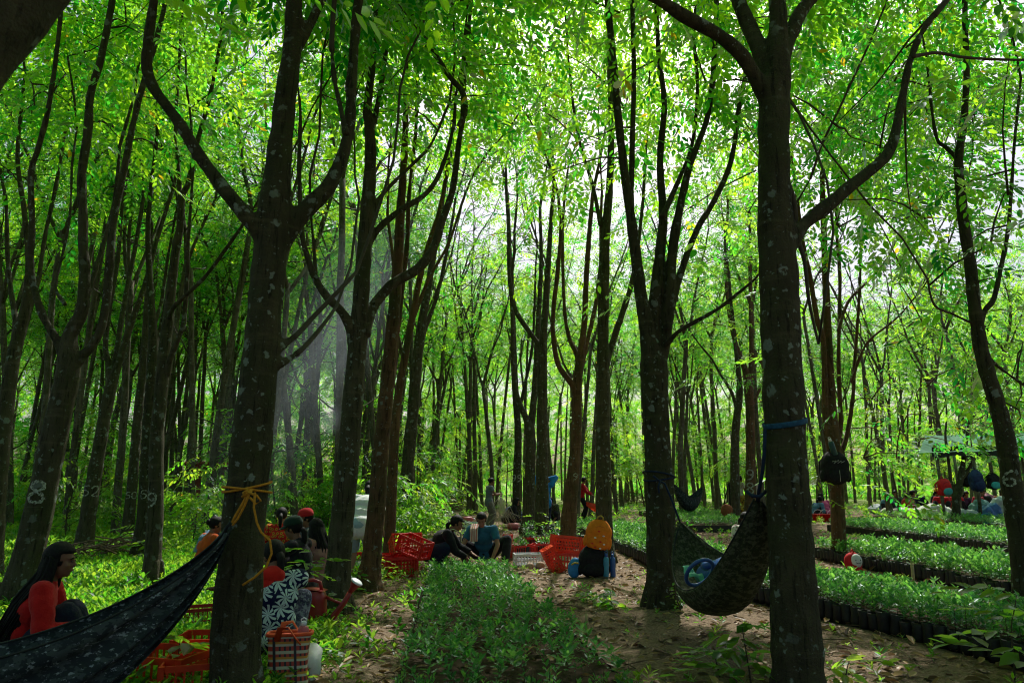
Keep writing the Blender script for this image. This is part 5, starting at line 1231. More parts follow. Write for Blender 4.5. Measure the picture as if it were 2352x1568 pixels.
h1, h2 = P(1562, 1199, 7.55), P(1743, 1150, 5.05)
ham2, hb2 = hammock('hammock', 'green camouflage hammock hanging open between the two big trees', h1, h2, .40, .46, .27, CAMO_G, HEM, .4, lip=(.0, .24), folds=13, fold_amp=.026, sagpow=.75)
zr = P(1520, 1098, 8.1).z; wrap(J_w, zr, .03, .010, NAVY, ham2, hb2); wrap(J_w, zr + .04, -.04, .010, NAVY, ham2, hb2, over=.02)
rope_px([(1500, 1092), (1512, 1102), (1527, 1110), (1540, 1140), (1552, 1172), (1562, 1199)], 7.72, .011, ham2, hb2, 'rope', NAVY); rope_px([(1516, 1103), (1512, 1118), (1514, 1132)], 7.7, .011, ham2, hb2, 'rope_tail', NAVY)
zs = P(1800, 966, 4.7).z; wrap(K_w, zs, .03, .02, STRAP, ham2, hb2, name='strap', flat=.2, over=.006)
kz = P(1745, 1068, 4.75); rope_px([(1757, 985, .1), (1756, 1030, .1), (1752, 1080, .15), (1743, 1128, .25), (1742, 1150, .3)], 4.75, .013, ham2, hb2, 'rope', NAVY); rope_px([(1715, 1128, .3), (1728, 1138, .25), (1745, 1140, .2), (1758, 1128, .25)], 4.75, .014, ham2, hb2, 'knot', NAVY)
# blue watering can lying in the hammock
c = P(1628, 1318, 6.45); t = empty('watering_can', c, 'blue watering can with a ring handle lying in the open hammock', 'watering can')
ring = [P(1607 + 31 * math.cos(a), 1314 + 27 * math.sin(a) - 12 * math.cos(a), 6.2 + .1 * math.sin(a)) - c for a in [2 * math.pi * i / 28 for i in range(29)]]
link('handle', MB().tube(ring, .017, 10, caps=False).mesh('handle'), t, BLUEP)
me = MB().lathe([(.02, -.21), (.115, -.21), (.125, -.19), (.125, .15), (.10, .19), (.05, .205), (.05, .22)], c=(.15, .20, -.02), seg=20, rot=Matrix.Rotation(R(70), 3, 'X') @ Matrix.Rotation(R(20), 3, 'Y')).mesh('body'); link('body', me, t, BLUEP)
link('spout', MB().tube([(.0, .1, .06), (-.02, .0, .07), (.02, -.08, .10)], [.045, .035, .03], 10).mesh('spout'), t, BLUEP)
o = link('cloth', MB().grid(lambda u, v: (.26 * (u - .5), .16 * (v - .5), .03 * math.sin(u * 7) + .02 * math.sin(v * 9)), 10, 8).mesh('cloth'), None, plain('mint_cloth', (.15, .5, .34), .7, .2)); o.location = P(1600, 1322, 6.6); o.rotation_euler = (.5, .3, .4); tag(o, 'mint green cloth behind the ring handle in the hammock', 'cloth')

# the shelter and the heaps on the far right
NET = plain('green_shade_net', (.42, .88, .62), .8, .2, 3, .2, trans=.8); BLACKNET = plain('black_shade_net', (.015, .016, .016), .9, .3, 6, .1)
t = empty('shelter', (20, 26, 0), 'green net shelter on poles at the far right', 'shelter')
def roof(u, v):
    p = P(2110 + (2450 - 2110) * u, 1040 - 14 * u, 22.5); q = P(2125 + (2450 - 2125) * u, 1000 - 12 * u, 29); r_ = p.lerp(q, v); r_.z += -.25 * math.sin(u * 9.4) ** 2 * math.sin(v * 3.14) + .08 * mnoise.noise(r_ * .9); return r_ - Vector((20, 26, 0))
link('roof', MB().grid(roof, 40, 12).mesh('roof'), t, NET)
def under(u, v):
    p = P(2140 + 300 * u, 1034, 23.5).lerp(P(2150 + 300 * u, 1040, 27), v); p.z += -.12 * math.sin(u * 20) ** 2; return p - Vector((20, 26, 0))
link('shade_cloth', MB().grid(under, 30, 6).mesh('shade_cloth'), t, BLACKNET)
def drape(u, v):
    p = P(2140 + 300 * u, 1026 + 22 * v + 3 * math.sin(u * 25), 23.4); return p - Vector((20, 26, 0))
link('valance', MB().grid(drape, 30, 3).mesh('valance'), t, BLACKNET)
for px, Y in ((2233, 23.6), (2190, 27.5), (2305, 24.5), (2344, 27), (2150, 24)):
    f = P(px, 1040, Y); link('pole', MB().tube([(f.x - 20, f.y - 26, -.1), (f.x - 20 + .03, f.y - 26, 1.3), (f.x - 20, f.y - 26, f.z)], .055, 8).mesh('pole'), t, BARK['far'])
hang_tree, hw_ = hero('small_tree', 'small forked tree with a red backpack hung on it', 24.0, [[(2195, 1196, 26), (2196, 1150, 20), (2206, 1100, 17), (2214, 1050, 13), (2222, 1000, 10)], [(2196, 1160, 14), (2186, 1120, 10), (2180, 1070, 8), (2172, 1010, 7)], [(2206, 1105, 12), (2232, 1065, 9), (2250, 1020, 7)]], 'dark', [0, .3, .2], crown_z=3.5, ext=(1.5, 2.5), seed=51, voxel=.05)
TEALF = plain('teal_fabric', (.03, .30, .32), .75, .2)
backpack(P(2173, 1138, 23.2), .44, .26, .56, FR, 12, 'red backpack with a teal pocket hanging from the small forked tree', rot=(4, -8), pocket=TEALF)
NAVYF = plain('navy_fabric', (.015, .03, .09), .8, .3, 14, .2, bmp=.3)
backpack(P(2218, 1118, 24.6), .36, .25, .60, BLACKF, 0, 'black bag hanging right of the red backpack', rot=(0, 8))
backpack(P(2250, 1128, 23.0), .40, .26, .70, NAVYF, 0, 'navy blue bag hanging between the shelter poles', rot=(0, -6))
backpack(P(2284, 1124, 24), .40, .26, .56, BLACKF, 0, 'dark bag with a teal pocket hanging at the right of the navy one', pocket=TEALF)
SACK = [plain('woven_white_sack', (.62, .60, .55), .75, .15, 12, .3, bmp=.3), plain('grey_white_sack', (.45, .47, .50), .75, .2, 12, .3, bmp=.3), plain('blue_tarp', (.08, .22, .5), .5, .3, 8, .4, bmp=.3), plain('pink_cloth', (.5, .2, .28), .8, .25, 8), plain('teal_sacking', (.1, .2, .2), .8, .3)]
for i, (px, py, w_, h_, rz, mt, lab) in enumerate(((2085, 1186, 1.3, .42, 5, 0, 'flat white sack at the left end of the heap'), (2118, 1190, 1.2, .50, -12, 0, 'white sack with an open mouth in the left half of the heap'), (2152, 1192, 1.15, .62, 10, 0, 'fullest white sack in the middle of the heap'), (2188, 1192, 1.2, .5, -24, 0, 'white sack slumped against the small forked tree'), (2228, 1194, 1.2, .4, 8, 1, 'greyish white sack lying between the poles'), (2096, 1178, 1.4, .45, 20, 1, 'greyish white sack behind the left end of the heap'),
        (2256, 1192, .9, .85, 0, 4, 'dark teal bundle right of the white sacks'), (2280, 1194, .9, .65, 12, 2, 'blue bundle right of the white sacks'), (2300, 1190, .8, .95, -10, 1, 'pale grey bundle at the right end of the heap'), (2272, 1180, 1.0, 1.0, 24, 3, 'pink bundle on top of the bundles at the right'), (2010, 1180, .8, .45, 0, 1, 'crumpled pale sack right of the man-high leafy boughs'), (2042, 1184, .8, .35, 0, 0, 'small white sack near the person in the cap'))):
    g = on_ground(px, py); g = Vector((g.x, g.y, 0)); me = MB().ell((0, 0, h_ * .42), (w_ / 2, w_ * .33, h_ / 2)).mesh('sack'); me = bake(me, [('SUBSURF', dict(levels=2, render_levels=2))]); displace_noise(me, .13, 2.6, i * 3.1); displace_noise(me, .05, 8, i)
    o = link('sack', me, None, SACK[mt]); o.location = g; o.rotation_euler = (0, 0, R(rz)); tag(o, lab, 'sack')
t = empty('watering_can', on_ground(2276, 1213), 'teal watering can standing at the end of the sunlit bed', 'watering can')
link('body', MB().lathe([(.2, 0), (.22, .03), (.2, .3), (.15, .34), (.13, .34)], seg=18).mesh('body'), t, TEALP)
link('spout', MB().tube([(.17, 0, .08), (.34, 0, .2), (.46, 0, .36)], [.04, .03, .04], 10).mesh('spout'), t, TEALP)
link('handle', MB().tube([(-.19, 0, .2), (-.3, 0, .32), (-.2, 0, .46), (0, 0, .48), (.1, 0, .34)], .02, 8).mesh('handle'), t, TEALP)

# red timber frame deep in the left stand
RT = plain('red_painted_timber', (.22, .04, .02), .8, .3)
t = empty('timber_frame', (P(485, 1120, 24).x, 24, 0), 'red painted timber frame glimpsed between the left trunks', 'timber frame'); bx_ = Vector((P(485, 1120, 24).x, 24, 0))
for a, b_ in (((425, 1064, 24), (545, 1066, 24)), ((428, 1072, 25.5), (545, 1075, 25.5)), ((458, 1050, 24), (452, 1178, 24)), ((505, 1050, 24), (520, 1178, 24.5)), ((505, 1080, 24), (548, 1056, 24)), ((500, 1056, 24), (545, 1088, 24)), ((440, 1120, 24), (470, 1070, 24)), ((430, 1092, 24), (462, 1092, 24))):
    link('beam', MB().tube([P(*a) - bx_, P(*b_) - bx_], .07, 4).mesh('beam', False), t, RT)
# far hammock, hanging bag, threads of spider web, yellow leaves
hammock('hammock', 'small dark hammock hanging far off between thin trees', P(1548, 1112, 26), P(1612, 1118, 27), .45, .5, .25, CAMO_D, HEM, 2.0, nu=30, nv=14)
c = P(1667, 1198, 23.6); t = empty('carry_bag', c, 'orange-brown bag hanging from the greenish tree in the far bed', 'bag')
me = MB().ell((0, -.2, .32), (.2, .12, .28)).mesh('body'); displace_noise(me, .05, 5, 4); link('body', me, t, plain('rust_fabric', (.25, .07, .02), .8, .3)); link('strap', MB().tube([(-.1, -.2, .55), (.1, -.1, 1.1), (.2, 0, 1.3), (.12, -.2, .55)], .02, 6).mesh('strap'), t, BLACKF)
WEB = plain('web_threads', (.75, .75, .72), .4, .1, trans=.3)
t = empty('spider_web', P(1300, 255, 9), 'pale spider web threads hanging between the high branches', 'spider web'); wb = P(1300, 255, 9); mb = MB()
for k in range(16):
    y0 = 240 + 3 * k; mb.tube([P(1215 + k * 2, y0 + k % 3 * 4, 9) - wb, P(1270, y0 + 8 + k, 9) - wb, P(1330 + k, y0 + 14 + (k * 7) % 9, 9) - wb], .0016, 4)
link('threads', mb.mesh('threads'), t, WEB)
YL = leaf_mat('yellow_leaf', (.45, .32, .02), (.6, .42, .03), (.8, .55, .02), (.9, .6, .03), yellow=False)
c = P(1440, 170, 7.6); V, who = place([spray(5, .22, .17, 3, .6)], np.array([list(c - J_tree.location)]), np.array([2.6]), np.array([.9]), np.array([.4]), np.array([1.0]), 2)
ch = link('yellow_leaf_spray', leaf_mesh('yellow_leaf_spray', V, np.full(len(V), .5)), J_tree, [YL]); ch['label'] = 'drooping spray of yellow leaves'
c = P(1560, 50, 2.9); V, who = place([spray(1, .02, .105, 3, .2)], np.array([list(c - K_tree.location)]), np.array([.2]), np.array([.5]), np.array([.9]), np.array([1.0]), 2)
ch = link('near_leaf', leaf_mesh('near_leaf', V, np.full(len(V), .9)), K_tree, [LEAF_LOW]); ch['label'] = 'single bright green leaf hanging close to the lens'
# ------------------------------------------------------------------ people
SKIN = plain('skin_brown', (0.22, 0.105, 0.060), 0.55, 0.12, 10, 0.35, bmp=0.05)
SKIN_L = plain('skin_light_brown', (0.34, 0.18, 0.11), 0.55, 0.12, 10, 0.35, bmp=0.05)
HAIR = plain('black_hair', (0.008, 0.007, 0.007), 0.55, 0.4, 60, 0.15, bmp=0.5)
EYE = plain('eye_dark', (0.012, 0.01, 0.01), 0.3); LIP = plain('lips', (0.24, 0.075, 0.06), 0.5)
def cloth(name, col, var=.18): return plain(name, col, .85, var, 11, .15, bmp=.6, sheen=.1)
def xz_vec(nt, sx, sy):
    co = objco(nt); sp = N(nt, 'ShaderNodeSeparateXYZ'); nt.links.new(co, sp.inputs[0])
    # unwrap round the body so that the print keeps its width at the sides
    at = N(nt, 'ShaderNodeMath', operation='ARCTAN2'); nt.links.new(sp.outputs[0], at.inputs[0]); ng = N(nt, 'ShaderNodeMath', operation='MULTIPLY'); nt.links.new(sp.outputs[1], ng.inputs[0]); ng.inputs[1].default_value = -1; nt.links.new(ng.outputs[0], at.inputs[1])
    cb = N(nt, 'ShaderNodeCombineXYZ'); 
    m1 = N(nt, 'ShaderNodeMath', operation='MULTIPLY'); nt.links.new(sp.outputs[0], m1.inputs[0]); m1.inputs[1].default_value = sx
    m2 = N(nt, 'ShaderNodeMath', operation='MULTIPLY'); nt.links.new(sp.outputs[2], m2.inputs[0]); m2.inputs[1].default_value = sy
    nt.links.new(m1.outputs[0], cb.inputs[0]); nt.links.new(m2.outputs[0], cb.inputs[1]); return cb.outputs[0]
def mth(nt, op, a, b=None):
    n = N(nt, 'ShaderNodeMath', operation=op)
    for i, v in enumerate((a, b)):
        if v is None: continue
        if isinstance(v, bpy.types.NodeSocket): nt.links.new(v, n.inputs[i])
        else: n.inputs[i].default_value = v
    return n.outputs[0]
def print_mat(name, ground_c, kind, scale, cols):
    m, nt, out = nodes(name); b_ = N(nt, 'ShaderNodeBsdfPrincipled'); nt.links.new(b_.outputs[0], out.inputs[0]); b_.inputs['Roughness'].default_value = .85; b_.inputs['Specular IOR Level'].default_value = .15
    v = N(nt, 'ShaderNodeTexVoronoi'); v.voronoi_dimensions = '2D'; v.inputs['Scale'].default_value = scale; v.inputs['Randomness'].default_value = .55
    vec = xz_vec(nt, 1, 1); nt.links.new(vec, v.inputs['Vector'])
    if kind == 'palm':
        sb = N(nt, 'ShaderNodeVectorMath', operation='SUBTRACT'); nt.links.new(vec, sb.inputs[0]); nt.links.new(v.outputs['Position'], sb.inputs[1])
        sp = N(nt, 'ShaderNodeSeparateXYZ'); nt.links.new(sb.outputs[0], sp.inputs[0]); x, y = sp.outputs[0], mth(nt, 'ADD', sp.outputs[1], -.012)
        rr = mth(nt, 'SQRT', mth(nt, 'ADD', mth(nt, 'MULTIPLY', x, x), mth(nt, 'MULTIPLY', y, y))); an = mth(nt, 'ARCTAN2', x, y)
        lf = mth(nt, 'ABSOLUTE', mth(nt, 'SINE', mth(nt, 'ADD', mth(nt, 'MULTIPLY', an, 4.5), mth(nt, 'MULTIPLY', rr, 22))))
        R_ = .62 / scale
        f = mth(nt, 'MULTIPLY', mth(nt, 'GREATER_THAN', lf, mth(nt, 'ADD', .30, mth(nt, 'MULTIPLY', rr, .9 / R_ * .6))), mth(nt, 'LESS_THAN', rr, R_))
        tr = mth(nt, 'MULTIPLY', mth(nt, 'LESS_THAN', mth(nt, 'ABSOLUTE', mth(nt, 'ADD', x, mth(nt, 'MULTIPLY', mth(nt, 'MULTIPLY', y, y), 4))), .0045), mth(nt, 'MULTIPLY', mth(nt, 'LESS_THAN', y, 0), mth(nt, 'GREATER_THAN', y, -R_ * 1.2)))
        c = mixc(nt, mth(nt, 'MAXIMUM', f, tr), ground_c, cols[0])
    elif kind == 'rings':
        d = mth(nt, 'MULTIPLY', v.outputs['Distance'], 1.0)
        c = mixc(nt, mth(nt, 'LESS_THAN', d, .34), ground_c, cols[0]); c = mixc(nt, mth(nt, 'LESS_THAN', d, .20), c, cols[1]); c = mixc(nt, mth(nt, 'LESS_THAN', d, .09), c, cols[2])
    else:   # speckle
        c = mixc(nt, mth(nt, 'LESS_THAN', v.outputs['Distance'], .32), ground_c, cols[0])
        c = mixc(nt, ramp(nt, noise_tex(nt, objco(nt), scale * .5), [(.52, 0), (.56, 1)]), c, cols[1])
    nt.links.new(c, b_.inputs['Base Color']); nt.links.new(bump(nt, noise_tex(nt, objco(nt), 40), .3, .01), b_.inputs['Normal']); return m

def caps(mb, a, b, ra, rb, m=0):
    a, b = Vector(a), Vector(b); mb.tube([a, a.lerp(b, .33), a.lerp(b, .66), b], [ra, ra + (rb - ra) * .33, ra + (rb - ra) * .66, rb], 10, m)
    mb.ell(a, (ra,) * 3, m, None, 10, 7); mb.ell(b, (rb,) * 3, m, None, 10, 7)
def ik(a, t, l1, l2, pole):
    a, t = Vector(a), Vector(t); d = t - a; L = min(d.length, (l1 + l2) * .995); d.normalize(); t = a + d * L
    x = (l1 * l1 - l2 * l2 + L * L) / (2 * L); h = math.sqrt(max(0, l1 * l1 - x * x)); p = Vector(pole); p = p - d * p.dot(d)
    if p.length < 1e-4: p = d.orthogonal()
    return a + d * x + p.normalized() * h, t
def person(loc, yaw, label, ph, lean, lean2=0.15, head=(0, 0), hands=None, feet=None, elbows=None, knees=None, s=1.0, side=0.0, top=None, bottom=None, skin=SKIN, sleeve=.5, leg=1.0, hair='bun', shoe=None, vox=.012, face=False, top_len=.0, wide=1.0, skirt=False, world_hands=False, group=None, fingers=True):
    """local frame: +y is where the person faces, +x their right hand side, ground at z = 0"""
    loc = Vector(loc); t = empty('person', loc, label, 'person', group, R(yaw))
    inv = Matrix.Rotation(-R(yaw), 3, 'Z'); q = lambda p: Vector(p)
    toL = lambda p: inv @ (Vector(p) - loc)
    hw = .085 * s * wide; pel = Vector((0, 0, ph)); ax = lambda th, k=0: Vector((math.sin(side + k), math.sin(th), math.cos(th))).normalized()
    d1, d2 = ax(lean), ax(lean + lean2); waist = pel + d1 * .16 * s; chest = waist + (d1 + d2).normalized() * .16 * s; nb = chest + d2 * .17 * s
    rt = Vector((1, 0, 0)); sh = [nb + rt * sg * .165 * s * wide - d2 * .035 * s for sg in (-1, 1)]; hp = [pel + rt * sg * hw for sg in (-1, 1)]
    # head
    hy, hp_ = R(head[0]), R(head[1]); fwd = Vector((math.sin(-hy) * math.cos(hp_), math.cos(hy) * math.cos(hp_), math.sin(hp_)))
    hr = fwd.cross(Vector((0, 0, 1))).normalized(); hu = hr.cross(fwd).normalized(); HM = Matrix((hr, fwd, hu)).transposed()
    nd = (d2 + Vector((0, 0, .5)) + fwd * .25).normalized(); hb = nb + nd * .075 * s; hc = hb + hu * .085 * s + fwd * .022 * s
    H = lambda x, y, z: hc + HM @ Vector((x * s, y * s, z * s))
    hands = hands or [(-.2, .2, ph - .1), (.2, .2, ph - .1)]; feet = feet or [(-.1, 0, .06), (.1, 0, .06)]
    if world_hands: hands = [toL(h) for h in hands]
    elbows = elbows or [(-.6, -.5, -.5), (.6, -.5, -.5)]; knees = knees or [(-.3, 1, .3), (.3, 1, .3)]
    A = [ik(sh[i], hands[i], .275 * s, .24 * s, elbows[i]) for i in (0, 1)]; Lg = [ik(hp[i], feet[i], .40 * s, .39 * s, knees[i]) for i in (0, 1)]
    body = MB()
    def torso(mb, g):
        rm = lambda d: Matrix((rt, (d.cross(rt)).normalized() * -1, d)).transposed() if True else None
        mb.ell(pel + d1 * .01, (.150 * s * wide + g, .115 * s * wide + g, .105 * s + g), 0, rm(d1)); mb.ell(waist, (.128 * s * wide + g, .095 * s * wide + g, .13 * s), 0, rm(d1))
        mb.ell(chest, (.150 * s * wide + g, .105 * s * wide + g, .15 * s), 0, rm(d2)); caps(mb, sh[0] * 1.0 + (sh[1] - sh[0]) * .1, sh[1] + (sh[0] - sh[1]) * .1, .055 * s + g, .055 * s + g)
        caps(mb, chest + d2 * .08 * s, nb - d2 * .01 * s, .085 * s + g, .06 * s + g * .6)
    torso(body, 0); caps(body, nb - nd * .03 * s, hb + hu * .03 * s, .050 * s, .046 * s)
    body.ell(H(0, -.012, .030), (.074 * s, .092 * s, .088 * s), 0, HM); body.ell(H(0, .022, -.035), (.058 * s, .062 * s, .078 * s), 0, HM); body.ell(H(0, .062, -.078), (.026 * s, .022 * s, .024 * s), 0, HM)
    if face or vox < .016:
        caps(body, H(0, .082, .012), H(0, .098, -.022), .010 * s, .014 * s); body.ell(H(0, .082, -.054), (.024 * s, .010 * s, .010 * s), 0, HM); body.ell(H(0, .075, .028), (.052 * s, .014 * s, .012 * s), 0, HM)
        for sg in (-1, 1): body.ell(H(sg * .076, -.008, -.005), (.010 * s, .020 * s, .030 * s), 0, HM); body.ell(H(sg * .036, .060, -.020), (.024 * s, .020 * s, .024 * s), 0, HM)
    for i, sg in ((0, -1), (1, 1)):
        el, wr = A[i]; caps(body, sh[i], el, .050 * s, .038 * s); caps(body, el, el.lerp(wr, .35), .039 * s, .039 * s); caps(body, el.lerp(wr, .35), wr, .039 * s, .026 * s)
        hd = (wr - el).normalized(); hd = (hd + Vector((0, .15, -.25))).normalized(); pn = hd.cross(rt); pn = (pn if pn.length > .1 else hd.orthogonal()).normalized(); ps = hd.cross(pn).normalized()
        pm = Matrix((ps, pn, hd)).transposed(); body.ell(wr + hd * .055 * s, (.040 * s, .019 * s, .055 * s), 0, pm)
        for k, (o, ln, b1) in enumerate(((-.028, .066, .5), (-.010, .076, .45), (.009, .072, .5), (.027, .056, .6))):
            f0 = wr + hd * .085 * s + ps * o * s; f1 = f0 + (hd + pn * -.30 * b1).normalized() * ln * .5 * s; f2 = f1 + (hd + pn * -1.1 * b1).normalized() * ln * .55 * s; body.tube([f0, f1, f2], [.0105 * s, .0095 * s, .0075 * s], 8)
        ts = 1 if (ps.dot(Vector((0, 0, 1))) > 0) else -1
        body.tube([wr + hd * .03 * s + ps * ts * .03 * s, wr + hd * .055 * s + ps * ts * .058 * s, wr + hd * .09 * s + ps * ts * .06 * s], [.014 * s, .012 * s, .009 * s], 8)
        kn, an = Lg[i]; caps(body, hp[i], kn, .082 * s * wide, .055 * s); caps(body, kn, kn.lerp(an, .35), .054 * s, .056 * s); caps(body, kn.lerp(an, .35), an, .056 * s, .036 * s)
        fdir = Vector((feet[i][3], feet[i][4], 0)).normalized() if len(feet[i]) > 3 else Vector((sg * .18, 1, 0)).normalized()
        caps(body, an + Vector((0, 0, -.03 * s)) - fdir * .02, an + fdir * .13 * s + Vector((0, 0, -.04 * s)), .036 * s, .028 * s); body.ell(an + fdir * .16 * s + Vector((0, 0, -.042 * s)), (.042 * s, .05 * s, .022 * s))
    me = remesh(body, 'body', vox, 2, .5); link('body', me, t, skin)
    # clothing
    if top is not None:
        mb = MB(); g = .016 * s; torso(mb, g)
        if top_len: caps(mb, pel + d1 * .02 - rt * .05 * s, pel - Vector((0, 0, top_len)) - rt * .05 * s, .13 * s, .13 * s); caps(mb, pel + d1 * .02 + rt * .05 * s, pel - Vector((0, 0, top_len)) + rt * .05 * s, .13 * s, .13 * s)
        for i in (0, 1):
            el, wr = A[i]; up = min(1, sleeve * 2); mb.tube([sh[i], sh[i].lerp(el, up * .5), sh[i].lerp(el, up)], [.062 * s + g, .058 * s + g, .050 * s + g], 12); mb.ell(sh[i], (.062 * s + g,) * 3, 0, None, 10, 7)
            if sleeve > .5: mb.ell(el, (.048 * s + g,) * 3, 0, None, 10, 7); mb.tube([el, el.lerp(wr, (sleeve - .5) * 2)], [.048 * s + g, .036 * s + g * .8], 12)
        me = remesh(mb, 'top', vox, 3, .5); displace_noise(me, .010, 8, loc.x); displace_noise(me, .005, 19, loc.y); link('top', me, t, top)
    if bottom is not None:
        mb = MB(); g = .018 * s; rm = Matrix((rt, (d1.cross(rt)).normalized() * -1, d1)).transposed(); mb.ell(pel, (.152 * s * wide + g * .7, .118 * s * wide + g * .7, .115 * s), 0, rm)
        for i in (0, 1):
            kn, an = Lg[i]; th = min(1, leg * 2); mb.tube([hp[i], hp[i].lerp(kn, th * .5), hp[i].lerp(kn, th)], [.088 * s * wide + g, .076 * s * wide + g, .062 * s + g], 12)
            if leg > .5: mb.ell(kn, (.060 * s + g * .7,) * 3, 0, None, 10, 7); mb.tube([kn, kn.lerp(an, (leg - .5) * 2)], [.060 * s + g, .050 * s + g], 12)
        if skirt: mb.tube([pel, (Lg[0][0] + Lg[1][0]) / 2, (Lg[0][1] + Lg[1][1]) / 2 + Vector((0, 0, .08))], [.15 * s, .16 * s, .15 * s], 14)
        me = remesh(mb, 'trousers', vox, 3, .5); displace_noise(me, .010, 9, loc.y); displace_noise(me, .005, 20, loc.x); link('skirt' if skirt else 'trousers', me, t, bottom)
    if shoe is not None:
        for i, sg in ((0, -1), (1, 1)):
            an = Lg[i][1]; fdir = Vector((sg * .18, 1, 0)).normalized(); mb = MB(); mb.ell(an + fdir * .07 * s + Vector((0, 0, -.045 * s)), (.05 * s, .13 * s, .032 * s), 0, Matrix.Rotation(-sg * .18, 3, 'Z')); link('shoe', mb.mesh('shoe'), t, shoe)
    # hair
    if hair:
        mb = MB(); vs = []; 
        base = MB(); base.ell((0, 0, 0), (.088 * s, .108 * s, .103 * s), 0, None, 26, 18)
        vv = []
        for p in base.v:
            p = Vector(p) + Vector((0, -.014 * s, .034 * s)); z, y = p.z / s, p.y / s
            if y > .035 and z < .072 - (y - .035) * .2: p = Vector((p.x * .72, p.y * .62, p.z))
            elif z < -.03 and y > -.02: p = Vector((p.x * .75, p.y, p.z))
            vv.append(hc + HM @ p)
        mb.add(vv, base.f)
        rs = random.Random(int(loc.x * 100)); back = -fwd; down = Vector((0, 0, -1))
        if hair == 'bun': mb.ell(H(0, -.115, .03), (.045 * s, .04 * s, .045 * s), 0, HM)
        if hair == 'tail' or hair == 'low':
            p0 = H(0, -.105, .01 if hair == 'tail' else -.02); mb.tube([p0, p0 + back * .04 * s + down * .05 * s, p0 + back * .045 * s + down * .15 * s, p0 + back * .03 * s + down * .25 * s], [.032 * s, .034 * s, .026 * s, .008 * s], 10)
        if hair in ('long', 'verylong'):
            L = (.42 if hair == 'long' else .60) * s
            for k in range(110 if hair == 'verylong' else 64):
                u = rs.uniform(-1, 1); st = H(.080 * math.sin(u * 1.9), -.015 - .085 * math.cos(u * 1.75), rs.uniform(-.03, .05)); o = (st - hc); o.z = 0; o = o.normalized() if o.length > .01 else back
                l = L * rs.uniform(.75, 1.05); b_ = (back * .6 + o * .4); b_.z = 0; lb = Vector((0, -1, 0)) * (.20 if hair == 'verylong' else .10 if lean < .3 else 0)
                mb.tube([st, st + b_ * .03 * s + down * l * .25, st + b_ * .055 * s + lb * .5 + down * l * .6 + rt * rs.uniform(-.01, .01), st + b_ * .05 * s + lb + down * l + rt * rs.uniform(-.03, .03)], [.024 * s, .026 * s, .020 * s, .004], 7, flat=.6)
        hme = mb.mesh('hair'); displace_noise(hme, .004, 60, 1); link('hair', hme, t, HAIR)
    if face:
        for sg in (-1, 1):
            mb = MB().ell(H(sg * .031, .084, .008), (.012 * s, .006 * s, .0055 * s), 0, HM, 8, 6); link('eye', mb.mesh('eye'), t, EYE)
            mb = MB().tube([H(sg * .050, .078, .026), H(sg * .033, .090, .033), H(sg * .014, .091, .029)], .0042 * s, 6); link('eyebrow', mb.mesh('eyebrow'), t, HAIR)
        mb = MB().tube([H(-.024, .083, -.056), H(-.008, .0915, -.053), H(.008, .0915, -.053), H(.024, .083, -.056)], [.003 * s, .006 * s, .006 * s, .003 * s], 7); link('mouth', mb.mesh('mouth'), t, LIP)
    return dict(t=t, H=H, HM=HM, hc=hc, sh=sh, nb=nb, chest=chest, pel=pel, d2=d2, d1=d1, A=A, toL=toL, s=s, fwd=fwd)
def towel(p, mat, sg, fr_=.25, bk=.30, w_=.11, name='towel'):
    """cloth laid over a shoulder; it lies on the person but is a thing of its own"""
    s = p['s']; a = p['sh'][0 if sg < 0 else 1].lerp(p['nb'], .45) + p['d2'] * .035
    fw = Vector((0, 1, 0)); rt = Vector((1, 0, 0))
    def f(u, v):
        x = (u - .5) * w_; k = (v - .5) * 2
        if k < 0: d = fw * -(.05 + .055 * min(1, -k * 3)) * min(1, -k * 4) + p['d2'] * (bk * k) + p['d2'] * .075; 
        else: d = fw * (.05 + .075 * min(1, k * 3)) * min(1, k * 4) - Vector((0, 0, 1)) * (fr_ * k) + p['d2'] * .075
        return a + rt * x + d + fw * .010 * math.sin(u * 11 + v * 5)
    me = MB().grid(f, 10, 22).mesh(name); me = bake(me, [('SOLIDIFY', dict(thickness=.012)), ('SUBSURF', dict(levels=1))])
    o = link(name, me, None, mat); o.location = p['t'].location; o.rotation_euler = p['t'].rotation_euler; return o
def cap_on(p, mat, label, name='cap', brim=True, wool=False, cat='cap'):
    s = p['s']; t = empty(name, p['t'].location, label, cat); t.rotation_euler = p['t'].rotation_euler; mb = MB()
    b0 = MB().lathe([(.101, -.01), (.104, .02), (.098, .055), (.075, .088), (.035, .105), (.004, .108)], seg=22)
    mb.add([p['hc'] + p['HM'] @ (Vector((v[0] * .93, v[1] * 1.1 - .012, v[2] + .045)) * s) for v in b0.v], b0.f); link('crown', mb.mesh('crown'), t, mat)
    if brim:
        def f(u, v):
            a = math.pi * (.12 + .76 * u); r_ = 1 + .72 * v * math.sin(a) ** .7; return p['hc'] + p['HM'] @ (Vector((.094 * math.cos(a) * (1 + .1 * v), -.012 + .108 * math.sin(a) * r_, .045 - .03 * v + .012 * math.sin(a))) * s)
        me = bake(MB().grid(f, 16, 5).mesh('brim'), [('SOLIDIFY', dict(thickness=.005))]); link('brim', me, t, mat)
    return t
def at(px, py, z=0.0):
    g = G(px, py); return Vector((g.x, g.y, z))
def sit_feet(f=.42, w_=.12): return [(-w_, f, .07), (w_, f, .07)]
REDJ = cloth('red_jacket', (.50, .010, .010)); DENIM = cloth('dark_denim', (.012, .016, .035)); BLK = cloth('black_cloth', (.012, .012, .016)); NAVC = cloth('navy_cloth', (.012, .022, .06))
